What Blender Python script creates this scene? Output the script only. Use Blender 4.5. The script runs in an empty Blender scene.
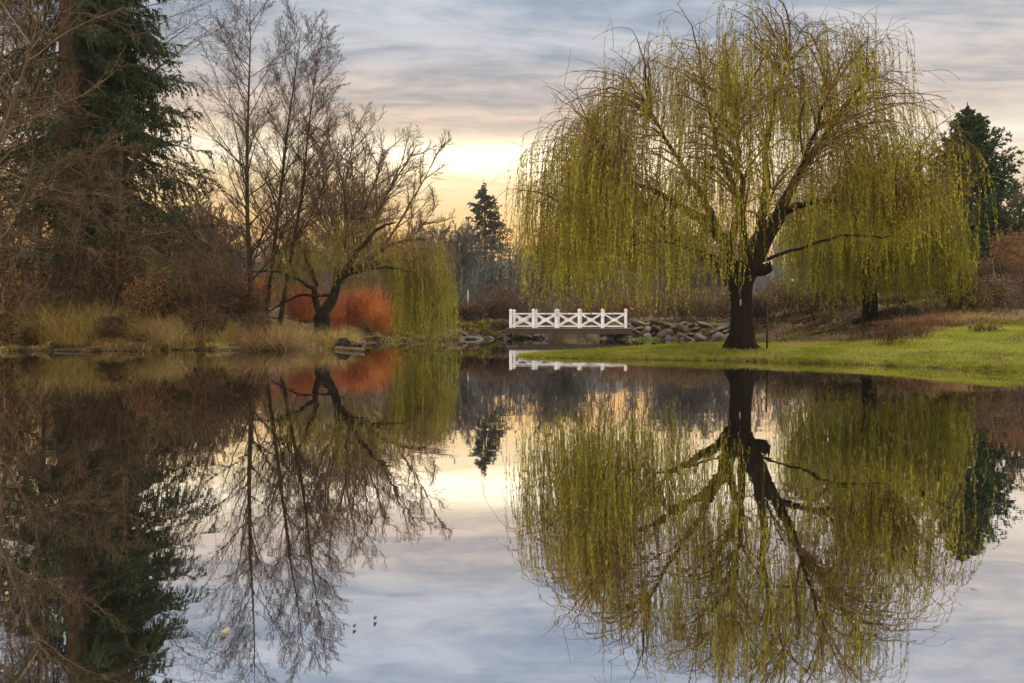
import bpy, bmesh, math, random
import numpy as np
from mathutils import Vector

S = bpy.context.scene
COL = S.collection
R = math.radians
F = 800.0                       # focal length in pixels (28 mm on 36 mm)
CAMZ = 0.95
TILT = math.atan(17.5 / F)

# ------------------------------------------------------------------ helpers
def at(px, py, d):
    u = (px - 512) / F; v = (341.5 - py) / F
    y = math.cos(TILT) + v * math.sin(TILT); z = -math.sin(TILT) + v * math.cos(TILT)
    return (u * d / y, d, CAMZ + z * d / y)

def sm(t):
    t = np.clip(t, 0, 1); return t * t * (3 - 2 * t)

def unit(a):
    n = np.linalg.norm(a, axis=-1, keepdims=True); return a / np.maximum(n, 1e-9)

WATER = np.array([(-60,-6),(-60,22),(-34,25),(-22,26.8),(-17.7,27.6),(-14.6,28.3),(-11.3,29),(-9.6,29.2),(-8.8,29.4),(-8.0,31.5),(-7.5,34),
 (-7.4,37),(-6.9,42),(-6.4,45.2),(-4.0,48),(-1.8,50.5),(.8,51.5),(2.0,53),(2.6,60),(3,72),(6.0,72),(5.8,60),(6.3,51.5),
 (7.8,49),(11,47),(12.5,44),(12.9,39),(12.3,35),(10.6,32.5),(7.2,30),(4.6,28.2),(2.6,26.8),(1.2,25.4),(.35,24.2),(.15,23.3),(.6,22.6),(1.86,21.9),(3.4,21.2),
 (5.84,20.4),(8.28,18.5),(9.46,16.9),(9.9,15.3),(11,13.5),(13,9),(15,3),(15,-6)], float)

def LD(px, d):
    """the left bank lies a little deeper than first paced out"""
    return d * 1.17 if px < 348 and d < 34.5 else d

def vnoise(x, y, sc, seed=0):
    """cheap smooth value noise, 0..1"""
    x = np.asarray(x, float) * sc; y = np.asarray(y, float) * sc
    xi = np.floor(x); yi = np.floor(y); fx = x - xi; fy = y - yi
    fx = fx * fx * (3 - 2 * fx); fy = fy * fy * (3 - 2 * fy)
    def h(a, b):
        v = np.sin(a * 127.1 + b * 311.7 + seed * 74.7) * 43758.5453
        return v - np.floor(v)
    return (h(xi, yi) * (1 - fx) + h(xi + 1, yi) * fx) * (1 - fy) + (h(xi, yi + 1) * (1 - fx) + h(xi + 1, yi + 1) * fx) * fy

def fbm(x, y, sc, seed=0, o=4):
    t = 0; a = .5; n = 0
    for i in range(o):
        t = t + a * vnoise(x, y, sc * 2 ** i, seed + i); n += a; a *= .5
    return t / n

def shore(x, y):
    """signed distance to the shoreline, positive on land"""
    x = np.asarray(x, float); y = np.asarray(y, float)
    sh = x.shape; p = np.stack([x.ravel(), y.ravel()], -1)
    best = np.full(len(p), 1e9); ins = np.zeros(len(p), bool)
    n = len(WATER)
    for i in range(n):
        a = WATER[i]; b = WATER[(i + 1) % n]; ab = b - a
        t = np.clip(((p - a) @ ab) / (ab @ ab), 0, 1)
        dd = np.hypot(*(p - a - t[:, None] * ab).T)
        best = np.minimum(best, dd)
        c = ((a[1] > p[:, 1]) != (b[1] > p[:, 1]))
        with np.errstate(divide='ignore', invalid='ignore'):
            xx = (b[0] - a[0]) * (p[:, 1] - a[1]) / (b[1] - a[1]) + a[0]
        ins ^= c & (p[:, 0] < xx)
    s = np.where(ins, -best, best).reshape(sh)
    amp = np.where((x > 0) & (y < 40), .18, np.where(x < -5, 1.5, .55))
    return s + (fbm(x, y, .9, 5, 3) - .5) * amp + (fbm(x, y, 3.5, 15, 3) - .5) * .3

def height(x, y):
    x = np.asarray(x, float); y = np.asarray(y, float)
    s = shore(x, y)
    land = .06 * sm(s / .15) + .2 * sm(s / 1.6)
    land = land * np.where((x > -2) & (y < 32), .5 + .5 * sm((x - 2) / 4), 1)
    left = sm((-3 - x) / 3)
    land = land + left * (1.15 * sm((s - .4) / 7) + .6 * sm((s - 6) / 14))
    far = sm((y - 38) / 8)
    land = land + far * (.75 * sm(s / 2.2) * (1 - left) + .5 * sm((y - 56) / 25))
    ra = x / np.maximum(y, 1)
    hill = np.clip(y - 16.5, 0, 50) * .0726 * sm((ra - .30) / .36) * sm((s - .8) / 3.5) + np.clip(x - 20, 0, 30) * .03
    hill = hill + .09 * np.clip(y - 26, 0, 8) * sm((ra - .3) / .1) * (1 - sm((ra - .52) / .1)) * sm((s - .8) / 3)
    land = land + hill
    land = land + (fbm(x, y, .35, 2) - .5) * .35 * sm((s - 1.2) / 4) * np.where((x > 0) & (y < 30), .5, 1)
    land = land + (fbm(x, y, 1.8, 9) - .5) * .12 * sm(s / .6) * np.where((x > 0) & (y < 34), .35, 1)
    wet = -.7 * sm(-s / 2.5) - .03
    return np.where(s > 0, land, wet)

def gz(x, y): return float(height(np.array([x]), np.array([y]))[0])

def G(px, d, dz=0.0):
    x = (px - 512) / F * d
    return (x, d, gz(x, d) + dz)

class Geo:
    def __init__(s): s.V = []; s.Q = []; s.T = []; s.n = 0
    def add(s, v, q, t):
        v = np.asarray(v, np.float32).reshape(-1, 3); q = np.asarray(q, np.int64).reshape(-1, 4)
        s.V.append(v); s.Q.append(q + s.n); s.n += len(v)
        s.T.append(np.broadcast_to(np.asarray(t, np.float32), (len(q),)).astype(np.float32))
    def tubes(s, P, Rr, sides=3, tint=.5):
        P = np.asarray(P, float); N, K, _ = P.shape
        Rr = np.broadcast_to(np.asarray(Rr, float), (N, K))
        T = unit(np.gradient(P, axis=1))
        m = unit(P[:, -1] - P[:, 0])
        ref = np.where(np.abs(m[:, 2:3]) > .8, np.array([[1., 0, 0]]), np.array([[0, 0, 1.]]))
        A = unit(np.cross(T, ref[:, None, :])); B = np.cross(T, A)
        th = np.arange(sides) * 2 * np.pi / sides
        ring = P[:, :, None, :] + Rr[:, :, None, None] * (np.cos(th)[:, None] * A[:, :, None, :] + np.sin(th)[:, None] * B[:, :, None, :])
        idx = np.arange(N * K * sides).reshape(N, K, sides)
        nx = np.roll(idx, -1, axis=2)
        q = np.stack([idx[:, :-1], nx[:, :-1], nx[:, 1:], idx[:, 1:]], -1)
        t = np.asarray(tint, float)
        if t.ndim == 1: t = np.repeat(t, (K - 1) * sides)
        s.add(ring, q, t)
    def ribbons(s, P, W, side, tint=.5):
        P = np.asarray(P, float); N, K, _ = P.shape
        W = np.broadcast_to(np.asarray(W, float), (N, K))
        o = side[:, None, :] * W[:, :, None]
        v = np.stack([P - o, P + o], 2); idx = np.arange(N * K * 2).reshape(N, K, 2)
        q = np.stack([idx[:, :-1, 0], idx[:, :-1, 1], idx[:, 1:, 1], idx[:, 1:, 0]], -1)
        t = np.asarray(tint, float)
        if t.ndim == 1: t = np.repeat(t, K - 1)
        s.add(v, q, t)
    def leaves(s, C, D, side, tint=.5):
        mid = C + D * .45
        v = np.stack([C, mid + side, C + D, mid - side], 1)
        q = np.arange(len(C) * 4).reshape(-1, 4)
        s.add(v, q, tint)
    def build(s, name, mat, parent=None, smooth=False):
        me = bpy.data.meshes.new(name)
        V = np.concatenate(s.V); Q = np.concatenate(s.Q); T = np.concatenate(s.T)
        me.vertices.add(len(V)); me.vertices.foreach_set('co', V.ravel())
        me.loops.add(Q.size); me.loops.foreach_set('vertex_index', Q.ravel().astype(np.int32))
        me.polygons.add(len(Q)); me.polygons.foreach_set('loop_start', np.arange(0, Q.size, 4, dtype=np.int32))
        me.polygons.foreach_set('loop_total', np.full(len(Q), 4, np.int32))
        if smooth: me.polygons.foreach_set('use_smooth', np.ones(len(Q), bool))
        a = me.attributes.new('tint', 'FLOAT', 'FACE'); a.data.foreach_set('value', T)
        me.update(calc_edges=True); me.validate()
        me.materials.append(mat)
        o = bpy.data.objects.new(name, me); COL.objects.link(o)
        if parent: o.parent = parent
        return o

def tag(o, label, cat, group=None, kind=None):
    if label: o['label'] = label
    if cat: o['category'] = cat
    if group: o['group'] = group
    if kind: o['kind'] = kind
    return o

def thing(name, loc, label, cat, group=None, rz=0):
    e = bpy.data.objects.new(name, None); COL.objects.link(e)
    e.location = loc; e.rotation_euler = (0, 0, rz); e.empty_display_size = .2
    return tag(e, label, cat, group)

def dup(o, loc, rz=0, sc=(1, 1, 1), label=None):
    c = o.copy(); COL.objects.link(c); c.location = loc
    c.rotation_euler = (o.rotation_euler[0], o.rotation_euler[1], rz); c.scale = sc
    if label: c['label'] = label
    for ch in o.children:
        k = ch.copy(); COL.objects.link(k); k.parent = c
        for g in ch.children:
            h = g.copy(); COL.objects.link(h); h.parent = k
    return c

def mesh_obj(name, bm, mat, parent=None, smooth=False):
    me = bpy.data.meshes.new(name); bm.to_mesh(me); bm.free()
    if smooth:
        for p in me.polygons: p.use_smooth = True
    me.materials.append(mat)
    o = bpy.data.objects.new(name, me); COL.objects.link(o)
    if parent: o.parent = parent
    return o

# ------------------------------------------------------------------ materials
def newmat(name):
    m = bpy.data.materials.new(name); m.use_nodes = True
    nt = m.node_tree; nt.nodes.clear()
    out = nt.nodes.new('ShaderNodeOutputMaterial')
    return m, nt, out

def node(nt, t, **kw):
    n = nt.nodes.new(t)
    for k, v in kw.items(): setattr(n, k, v)
    return n

def ramp(nt, cols, interp='LINEAR'):
    r = nt.nodes.new('ShaderNodeValToRGB'); r.color_ramp.interpolation = interp
    e = r.color_ramp.elements
    while len(e) < len(cols): e.new(.5)
    for i, (p, c) in enumerate(cols):
        e[i].position = p; e[i].color = (*c, 1)
    return r

def veg(name, cols, trans=0.0, rough=.75, jitter=.25, patch=None):
    """tint attribute -> colour ramp; optional translucency; large soft patches of tone"""
    m, nt, out = newmat(name); L = nt.links.new
    a = node(nt, 'ShaderNodeAttribute', attribute_name='tint')
    no = node(nt, 'ShaderNodeTexNoise'); no.inputs['Scale'].default_value = 1.1 if patch is None else patch
    no.inputs['Detail'].default_value = 3
    tc = node(nt, 'ShaderNodeTexCoord'); L(tc.outputs['Object'], no.inputs['Vector'])
    mr = node(nt, 'ShaderNodeMapRange'); mr.inputs[1].default_value = .3; mr.inputs[2].default_value = .7
    mr.inputs[3].default_value = -jitter; mr.inputs[4].default_value = jitter
    L(no.outputs['Fac'], mr.inputs[0])
    ad = node(nt, 'ShaderNodeMath', operation='ADD', use_clamp=True)
    L(a.outputs['Fac'], ad.inputs[0]); L(mr.outputs[0], ad.inputs[1])
    rp = ramp(nt, cols); L(ad.outputs[0], rp.inputs[0])
    p = node(nt, 'ShaderNodeBsdfPrincipled'); p.inputs['Roughness'].default_value = rough
    p.inputs['Specular IOR Level'].default_value = .25
    L(rp.outputs[0], p.inputs['Base Color'])
    if trans > 0:
        t = node(nt, 'ShaderNodeBsdfTranslucent'); L(rp.outputs[0], t.inputs['Color'])
        mx = node(nt, 'ShaderNodeMixShader'); mx.inputs[0].default_value = trans
        L(p.outputs[0], mx.inputs[1]); L(t.outputs[0], mx.inputs[2]); L(mx.outputs[0], out.inputs[0])
    else:
        L(p.outputs[0], out.inputs[0])
    return m

def bark(name, c1, c2, scale=9, moss=None):
    m, nt, out = newmat(name); L = nt.links.new
    tc = node(nt, 'ShaderNodeTexCoord'); mp = node(nt, 'ShaderNodeMapping'); mp.inputs['Scale'].default_value = (1, 1, .18)
    L(tc.outputs['Object'], mp.inputs[0])
    no = node(nt, 'ShaderNodeTexNoise'); no.inputs['Scale'].default_value = scale; no.inputs['Detail'].default_value = 7; no.inputs['Roughness'].default_value = .65
    L(mp.outputs[0], no.inputs['Vector'])
    rp = ramp(nt, [(.32, c1), (.68, c2)]); L(no.outputs['Fac'], rp.inputs[0])
    p = node(nt, 'ShaderNodeBsdfPrincipled'); p.inputs['Roughness'].default_value = .9; p.inputs['Specular IOR Level'].default_value = .2
    src = rp.outputs[0]
    if moss:
        n2 = node(nt, 'ShaderNodeTexNoise'); n2.inputs['Scale'].default_value = 2.2; n2.inputs['Detail'].default_value = 5
        L(tc.outputs['Object'], n2.inputs['Vector'])
        r2 = ramp(nt, [(.5, (0, 0, 0)), (.62, (1, 1, 1))]); L(n2.outputs['Fac'], r2.inputs[0])
        mx = node(nt, 'ShaderNodeMix', data_type='RGBA'); L(r2.outputs[0], mx.inputs[0]); L(src, mx.inputs[6]); mx.inputs[7].default_value = (*moss, 1)
        src = mx.outputs[2]
    L(src, p.inputs['Base Color'])
    b = node(nt, 'ShaderNodeBump'); b.inputs['Strength'].default_value = .9; b.inputs['Distance'].default_value = .05
    L(no.outputs['Fac'], b.inputs['Height']); L(b.outputs[0], p.inputs['Normal'])
    L(p.outputs[0], out.inputs[0])
    return m

M = {}
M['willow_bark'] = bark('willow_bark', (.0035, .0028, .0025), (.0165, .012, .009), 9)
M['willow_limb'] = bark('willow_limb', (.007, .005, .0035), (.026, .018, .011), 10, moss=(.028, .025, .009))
M['bark_dark'] = bark('dark_bark', (.02, .015, .011), (.09, .065, .045), 9)
M['bark_fir'] = bark('fir_bark', (.02, .012, .008), (.08, .05, .032), 7)
M['bark_alder'] = bark('alder_bark', (.013, .010, .007), (.052, .038, .026), 12, moss=(.06, .06, .025))
M['willow_leaf'] = veg('willow_leaf', [(0, (.09, .055, .01)), (.3, (.17, .14, .014)), (.6, (.285, .285, .02)), (1, (.47, .45, .045))], .5)
M['willow_leaf_bright'] = veg('willow_leaf_bright', [(0, (.085, .065, .01)), (.4, (.165, .175, .016)), (1, (.32, .33, .035))], .5)
M['willow_twig'] = veg('willow_twig', [(0, (.07, .035, .012)), (.5, (.16, .105, .025)), (1, (.25, .21, .035))], 0)
M['twig_brown'] = veg('twig_brown', [(0, (.034, .023, .013)), (.5, (.086, .060, .034)), (1, (.165, .122, .07))])
M['twig_grey'] = veg('twig_grey', [(0, (.05, .033, .018)), (.5, (.105, .073, .042)), (1, (.18, .13, .08))])
M['twig_alder'] = veg('twig_alder', [(0, (.018, .012, .009)), (.5, (.045, .027, .018)), (1, (.09, .055, .032))])
M['twig_oak'] = veg('twig_oak', [(0, (.05, .032, .018)), (.5, (.11, .07, .035)), (1, (.18, .12, .06))])
M['twig_far'] = veg('twig_far', [(0, (.05, .052, .06)), (.5, (.085, .086, .095)), (1, (.13, .122, .12))])  # grey twigs, lifted bluish to put distance haze into the colour
M['fir_needle'] = veg('fir_needle', [(0, (.012, .02, .006)), (.5, (.026, .045, .012)), (1, (.055, .08, .02))], .15)
M['pine_needle'] = veg('pine_needle', [(0, (.011, .028, .009)), (.5, (.024, .06, .018)), (1, (.06, .115, .03))], .15)
M['far_needle'] = veg('far_needle', [(0, (.03, .038, .034)), (.5, (.055, .066, .052)), (1, (.09, .09, .06))], .1)  # lightened so the needle colour itself carries distance haze
M['dogwood'] = veg('dogwood_stem', [(0, (.08, .025, .015)), (.45, (.31, .075, .03)), (1, (.52, .19, .05))], 0)
M['dogwood_orange'] = veg('orange_stem', [(0, (.14, .045, .015)), (.45, (.44, .13, .03)), (1, (.62, .28, .06))], 0)
M['leaf_rust'] = veg('rust_leaf', [(0, (.07, .035, .016)), (.5, (.20, .10, .042)), (1, (.34, .19, .075))], .25)
M['leaf_dull'] = veg('dull_leaf', [(0, (.04, .025, .015)), (.5, (.105, .068, .036)), (1, (.19, .13, .07))], .25)
M['leaf_maroon'] = veg('maroon_leaf', [(0, (.024, .012, .008)), (.5, (.068, .037, .022)), (1, (.14, .08, .045))], .2)
M['leaf_brown'] = veg('brown_leaf', [(0, (.05, .03, .015)), (.5, (.13, .085, .04)), (1, (.24, .17, .07))], .25)
M['leaf_moss'] = veg('moss_leaf', [(0, (.05, .06, .01)), (.5, (.12, .15, .02)), (1, (.22, .26, .04))], .3)
M['leaf_yellow'] = veg('yellow_leaf', [(0, (.12, .07, .02)), (.5, (.3, .19, .03)), (1, (.42, .3, .06))], .3)
M['grass_tan'] = veg('tan_grass', [(0, (.09, .06, .025)), (.4, (.23, .16, .065)), (.75, (.36, .27, .12)), (1, (.45, .36, .19))], .3, jitter=.3)
M['grass_straw'] = veg('straw_grass', [(0, (.05, .03, .014)), (.4, (.15, .095, .04)), (.75, (.27, .185, .08)), (1, (.38, .28, .13))], .3, jitter=.3)
M['grass_olive'] = veg('olive_grass', [(0, (.08, .05, .018)), (.35, (.22, .15, .05)), (.7, (.32, .25, .07)), (1, (.42, .35, .14))], .3, jitter=.35, patch=.8)
M['grass_brown'] = veg('brown_grass', [(0, (.035, .022, .012)), (.5, (.10, .066, .028)), (.8, (.17, .13, .05)), (1, (.2, .19, .05))], .2, jitter=.35)
M['grass_lawn'] = veg('lawn_blade', [(0, (.12, .08, .028)), (.25, (.17, .155, .02)), (.6, (.21, .275, .016)), (.85, (.32, .34, .03)), (1, (.42, .33, .13))], .35, jitter=.22, patch=.9)
M['grass_red'] = veg('red_grass', [(0, (.14, .07, .04)), (.5, (.33, .19, .11)), (1, (.46, .33, .2))], .3)
M['stalk'] = veg('dead_stalk', [(0, (.04, .022, .015)), (.5, (.1, .055, .035)), (1, (.2, .13, .08))])
M['twig_mauve'] = veg('mauve_twig', [(0, (.07, .045, .045)), (.5, (.15, .1, .095)), (1, (.27, .2, .18))])

def rock_mat(name, c1, c2, moss):
    m, nt, out = newmat(name); L = nt.links.new
    tc = node(nt, 'ShaderNodeTexCoord'); oi = node(nt, 'ShaderNodeObjectInfo')
    ad = node(nt, 'ShaderNodeVectorMath', operation='ADD'); L(tc.outputs['Object'], ad.inputs[0]); L(oi.outputs['Random'], ad.inputs[1])
    no = node(nt, 'ShaderNodeTexNoise'); no.inputs['Scale'].default_value = 5; no.inputs['Detail'].default_value = 8; no.inputs['Roughness'].default_value = .7
    L(ad.outputs[0], no.inputs['Vector'])
    rp = ramp(nt, [(.3, c1), (.7, c2)]); L(no.outputs['Fac'], rp.inputs[0])
    n2 = node(nt, 'ShaderNodeTexNoise'); n2.inputs['Scale'].default_value = 2.5; n2.inputs['Detail'].default_value = 6
    L(ad.outputs[0], n2.inputs['Vector'])
    r2 = ramp(nt, [(.56, (0, 0, 0)), (.66, (.8, .8, .8))]); L(n2.outputs['Fac'], r2.inputs[0])
    mx = node(nt, 'ShaderNodeMix', data_type='RGBA'); L(r2.outputs[0], mx.inputs[0]); L(rp.outputs[0], mx.inputs[6]); mx.inputs[7].default_value = (*moss, 1)
    hv = node(nt, 'ShaderNodeHueSaturation'); mr = node(nt, 'ShaderNodeMapRange'); mr.inputs[3].default_value = .45; mr.inputs[4].default_value = 1.6
    L(oi.outputs['Random'], mr.inputs[0]); L(mr.outputs[0], hv.inputs['Value']); L(mx.outputs[2], hv.inputs['Color'])
    p = node(nt, 'ShaderNodeBsdfPrincipled'); p.inputs['Roughness'].default_value = .85
    L(hv.outputs[0], p.inputs['Base Color'])
    b = node(nt, 'ShaderNodeBump'); b.inputs['Strength'].default_value = .7; b.inputs['Distance'].default_value = .06
    L(no.outputs['Fac'], b.inputs['Height']); L(b.outputs[0], p.inputs['Normal'])
    L(p.outputs[0], out.inputs[0]); return m
M['rock'] = rock_mat('bank_rock', (.018, .014, .012), (.085, .066, .055), (.05, .055, .018))
M['rock_moss'] = rock_mat('mossy_rock', (.12, .14, .02), (.26, .27, .04), (.3, .3, .05))

def plain(name, col, rough=.6, var=.15, scale=12, metal=0):
    m, nt, out = newmat(name); L = nt.links.new
    tc = node(nt, 'ShaderNodeTexCoord'); no = node(nt, 'ShaderNodeTexNoise'); no.inputs['Scale'].default_value = scale; no.inputs['Detail'].default_value = 5
    L(tc.outputs['Object'], no.inputs['Vector'])
    rp = ramp(nt, [(.3, tuple(c * (1 - var) for c in col)), (.7, tuple(min(1, c * (1 + var)) for c in col))]); L(no.outputs['Fac'], rp.inputs[0])
    p = node(nt, 'ShaderNodeBsdfPrincipled'); p.inputs['Roughness'].default_value = rough; p.inputs['Metallic'].default_value = metal
    L(rp.outputs[0], p.inputs['Base Color']); L(p.outputs[0], out.inputs[0]); return m
M['white_paint'] = plain('white_paint', (.57, .57, .62), .65, .22, 3.5)
M['deck_wood'] = plain('deck_wood', (.12, .085, .065), .85, .35, 8)
M['dark_wood'] = plain('dark_wood', (.03, .022, .017), .9, .4, 8)
M['dark_earth'] = plain('dark_earth', (.016, .011, .008), .95, .5, 14)
M['black_metal'] = plain('black_metal', (.02, .022, .025), .5, .2, 20, .4)
M['pale_metal'] = plain('pale_metal', (.3, .3, .28), .5, .1, 20)
M['dead_leaf'] = plain('dead_leaf', (.2, .14, .06), .6, .3, 30)
M['wet_leaf'] = plain('wet_leaf', (.04, .03, .02), .6, .3, 30)

# ------------------------------------------------------------------ world, sun, camera
def build_world():
    w = bpy.data.worlds.new("World"); S.world = w; w.use_nodes = True
    nt = w.node_tree; nt.nodes.clear(); L = nt.links.new
    out = node(nt, 'ShaderNodeOutputWorld'); bg = node(nt, 'ShaderNodeBackground'); bg.inputs['Strength'].default_value = .1
    L(bg.outputs[0], out.inputs[0])
    def mth(op, a, b=None, clamp=False, c=None):
        n = node(nt, 'ShaderNodeMath', operation=op, use_clamp=clamp)
        for i, v in enumerate((a, b, c)):
            if v is None: continue
            if isinstance(v, (int, float)): n.inputs[i].default_value = v
            else: L(v, n.inputs[i])
        return n.outputs[0]
    def mr(v, a, b, c, d, smooth=True):
        n = node(nt, 'ShaderNodeMapRange'); n.interpolation_type = 'SMOOTHSTEP' if smooth else 'LINEAR'
        L(v, n.inputs[0])
        for i, q in enumerate((a, b, c, d)): n.inputs[i + 1].default_value = q
        return n.outputs[0]
    tc = node(nt, 'ShaderNodeTexCoord'); sp = node(nt, 'ShaderNodeSeparateXYZ'); L(tc.outputs['Generated'], sp.inputs[0])
    x, y, z = sp.outputs
    zz = mth('MAXIMUM', z, 0.0)
    den = mth('ADD', zz, .09)
    u = mth('DIVIDE', x, den); v = mth('DIVIDE', y, den)
    def cloud(su, sv, scale, detail, rough, dist, off):
        c = node(nt, 'ShaderNodeCombineXYZ')
        L(mth('MULTIPLY', u, su), c.inputs[0]); L(mth('MULTIPLY', v, sv), c.inputs[1]); c.inputs[2].default_value = off
        n = node(nt, 'ShaderNodeTexNoise'); n.inputs['Scale'].default_value = scale; n.inputs['Detail'].default_value = detail
        n.inputs['Roughness'].default_value = rough; n.inputs['Distortion'].default_value = dist
        L(c.outputs[0], n.inputs['Vector']); return n.outputs['Fac']
    n1 = cloud(.55, 1.0, 1.1, 6, .6, .6, 3.1)
    n2 = cloud(.5, 1.5, 2.2, 8, .62, .8, 7.7)
    n3 = cloud(.8, 1.3, 6.0, 6, .6, .4, 1.3)
    # elevation, made uneven by the cloud base
    e = mth('ADD', zz, mth('MULTIPLY', mth('SUBTRACT', n1, .5), .075))
    e = mth('ADD', e, mth('MULTIPLY', mth('SUBTRACT', n2, .5), .03))
    rp = ramp(nt, [(0.0, (.70, .40, .15)), (.095, (1.04, .55, .15)), (.135, (1.06, .69, .28)), (.175, (1.07, .81, .46)), (.200, (1.06, .89, .66)), (.220, (.93, .72, .48)),
                   (.245, (.74, .56, .42)), (.28, (.59, .50, .44)), (.305, (.46, .455, .46)), (.37, (.49, .515, .565)), (.5, (.45, .48, .53)), (1.0, (.5, .5, .5))])
    L(e, rp.inputs[0])
    # the gap of brightest light low in the middle
    gx = mth('MULTIPLY', mth('SUBTRACT', x, .03), 1.0)
    g = mth('POWER', 2.718, mth('MULTIPLY', mth('MULTIPLY', gx, gx), -7.0))
    gz_ = mth('SUBTRACT', mth('ADD', zz, mth('MULTIPLY', mth('SUBTRACT', n2, .5), .03)), .2)
    g2 = mth('POWER', 2.718, mth('MULTIPLY', mth('MULTIPLY', gz_, gz_), -2200.0))
    glow = mth('MULTIPLY', mth('MULTIPLY', g, g2), .68)
    # cooler and greyer away from the middle
    side = mr(x, .12, .6, 0, .6)
    mxs = node(nt, 'ShaderNodeMix', data_type='RGBA'); L(side, mxs.inputs[0]); L(rp.outputs[0], mxs.inputs[6]); mxs.inputs[7].default_value = (.60, .53, .48, 1)
    # streaks: pale wisps and darker blue gaps in the upper deck
    st = mth('ADD', mth('MULTIPLY', n2, .7), mth('MULTIPLY', n3, .3))
    stm = mr(st, .34, .66, .74, 1.30)
    amt = mr(zz, .16, .27, .12, 1.0)
    stm = mth('ADD', mth('MULTIPLY', mth('SUBTRACT', stm, 1.0), amt), 1.0)
    mul = node(nt, 'ShaderNodeVectorMath', operation='SCALE'); L(mxs.outputs[2], mul.inputs[0]); L(stm, mul.inputs['Scale'])
    blue = node(nt, 'ShaderNodeMix', data_type='RGBA', blend_type='MULTIPLY')
    L(mth('MULTIPLY', mr(st, .40, .56, 1, 0), amt), blue.inputs[0]); L(mul.outputs[0], blue.inputs[6]); blue.inputs[7].default_value = (.85, .95, 1.07, 1)
    addg = node(nt, 'ShaderNodeVectorMath', operation='ADD'); L(blue.outputs[2], addg.inputs[0])
    cg = node(nt, 'ShaderNodeVectorMath', operation='SCALE'); cg.inputs[0].default_value = (1, .82, .55); L(glow, cg.inputs['Scale'])
    L(cg.outputs[0], addg.inputs[1])
    # warm fill light added to the unseen sky overhead and behind the viewer
    k = mth('ADD', mr(zz, .42, .80, 1.0, TOP_FILL), mth('MULTIPLY', mr(y, -.25, -.8, 0, BACK_FILL), mr(zz, 0, .3, .35, 1)))
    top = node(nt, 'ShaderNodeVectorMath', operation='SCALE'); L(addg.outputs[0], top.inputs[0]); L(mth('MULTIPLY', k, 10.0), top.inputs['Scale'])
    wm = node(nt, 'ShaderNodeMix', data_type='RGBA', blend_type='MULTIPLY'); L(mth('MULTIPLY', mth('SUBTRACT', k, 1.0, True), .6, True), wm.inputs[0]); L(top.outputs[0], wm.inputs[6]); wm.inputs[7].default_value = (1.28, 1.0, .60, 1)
    sky = node(nt, 'ShaderNodeTexSky', sky_type='NISHITA'); sky.sun_disc = False
    sky.sun_elevation = SUN_EL; sky.sun_rotation = SUN_AZ
    mixn = node(nt, 'ShaderNodeMix', data_type='RGBA'); mixn.inputs[0].default_value = .06
    L(wm.outputs[2], mixn.inputs[6]); L(sky.outputs[0], mixn.inputs[7])
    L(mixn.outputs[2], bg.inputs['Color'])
    try: w.cycles.sampling_method = 'MANUAL'; w.cycles.sample_map_resolution = 512
    except Exception: pass

SUN_EL = R(44); SUN_AZ = R(38)
TOP_FILL = 5.2; BACK_FILL = 1.4
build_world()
ld = bpy.data.lights.new('sun', 'SUN'); ld.energy = 1.9; ld.angle = R(25); ld.color = (1, .9, .75)
sun = bpy.data.objects.new('sun', ld); COL.objects.link(sun)
sd = Vector((math.sin(SUN_AZ) * math.cos(SUN_EL), math.cos(SUN_AZ) * math.cos(SUN_EL), math.sin(SUN_EL)))
sun.rotation_euler = sd.to_track_quat('Z', 'Y').to_euler(); sun.location = (20, 20, 40)
cd = bpy.data.cameras.new('camera'); cam = bpy.data.objects.new('camera', cd); COL.objects.link(cam)
cd.sensor_width = 36; cd.lens = 36 * F / 1024; cd.clip_end = 4000; cd.clip_start = .05
cam.location = (0, 0, CAMZ); cam.rotation_euler = (R(90) - TILT, 0, 0); S.camera = cam
vs = S.view_settings; vs.view_transform = 'Standard'; vs.look = 'None'; vs.exposure = .12; vs.gamma = 1
cy = S.cycles
cy.max_bounces = 5; cy.diffuse_bounces = 3; cy.glossy_bounces = 3; cy.transmission_bounces = 3; cy.transparent_max_bounces = 4
cy.use_denoising = True; cy.use_adaptive_sampling = False
cy.sample_clamp_indirect = 6; cy.volume_bounces = 0

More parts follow.
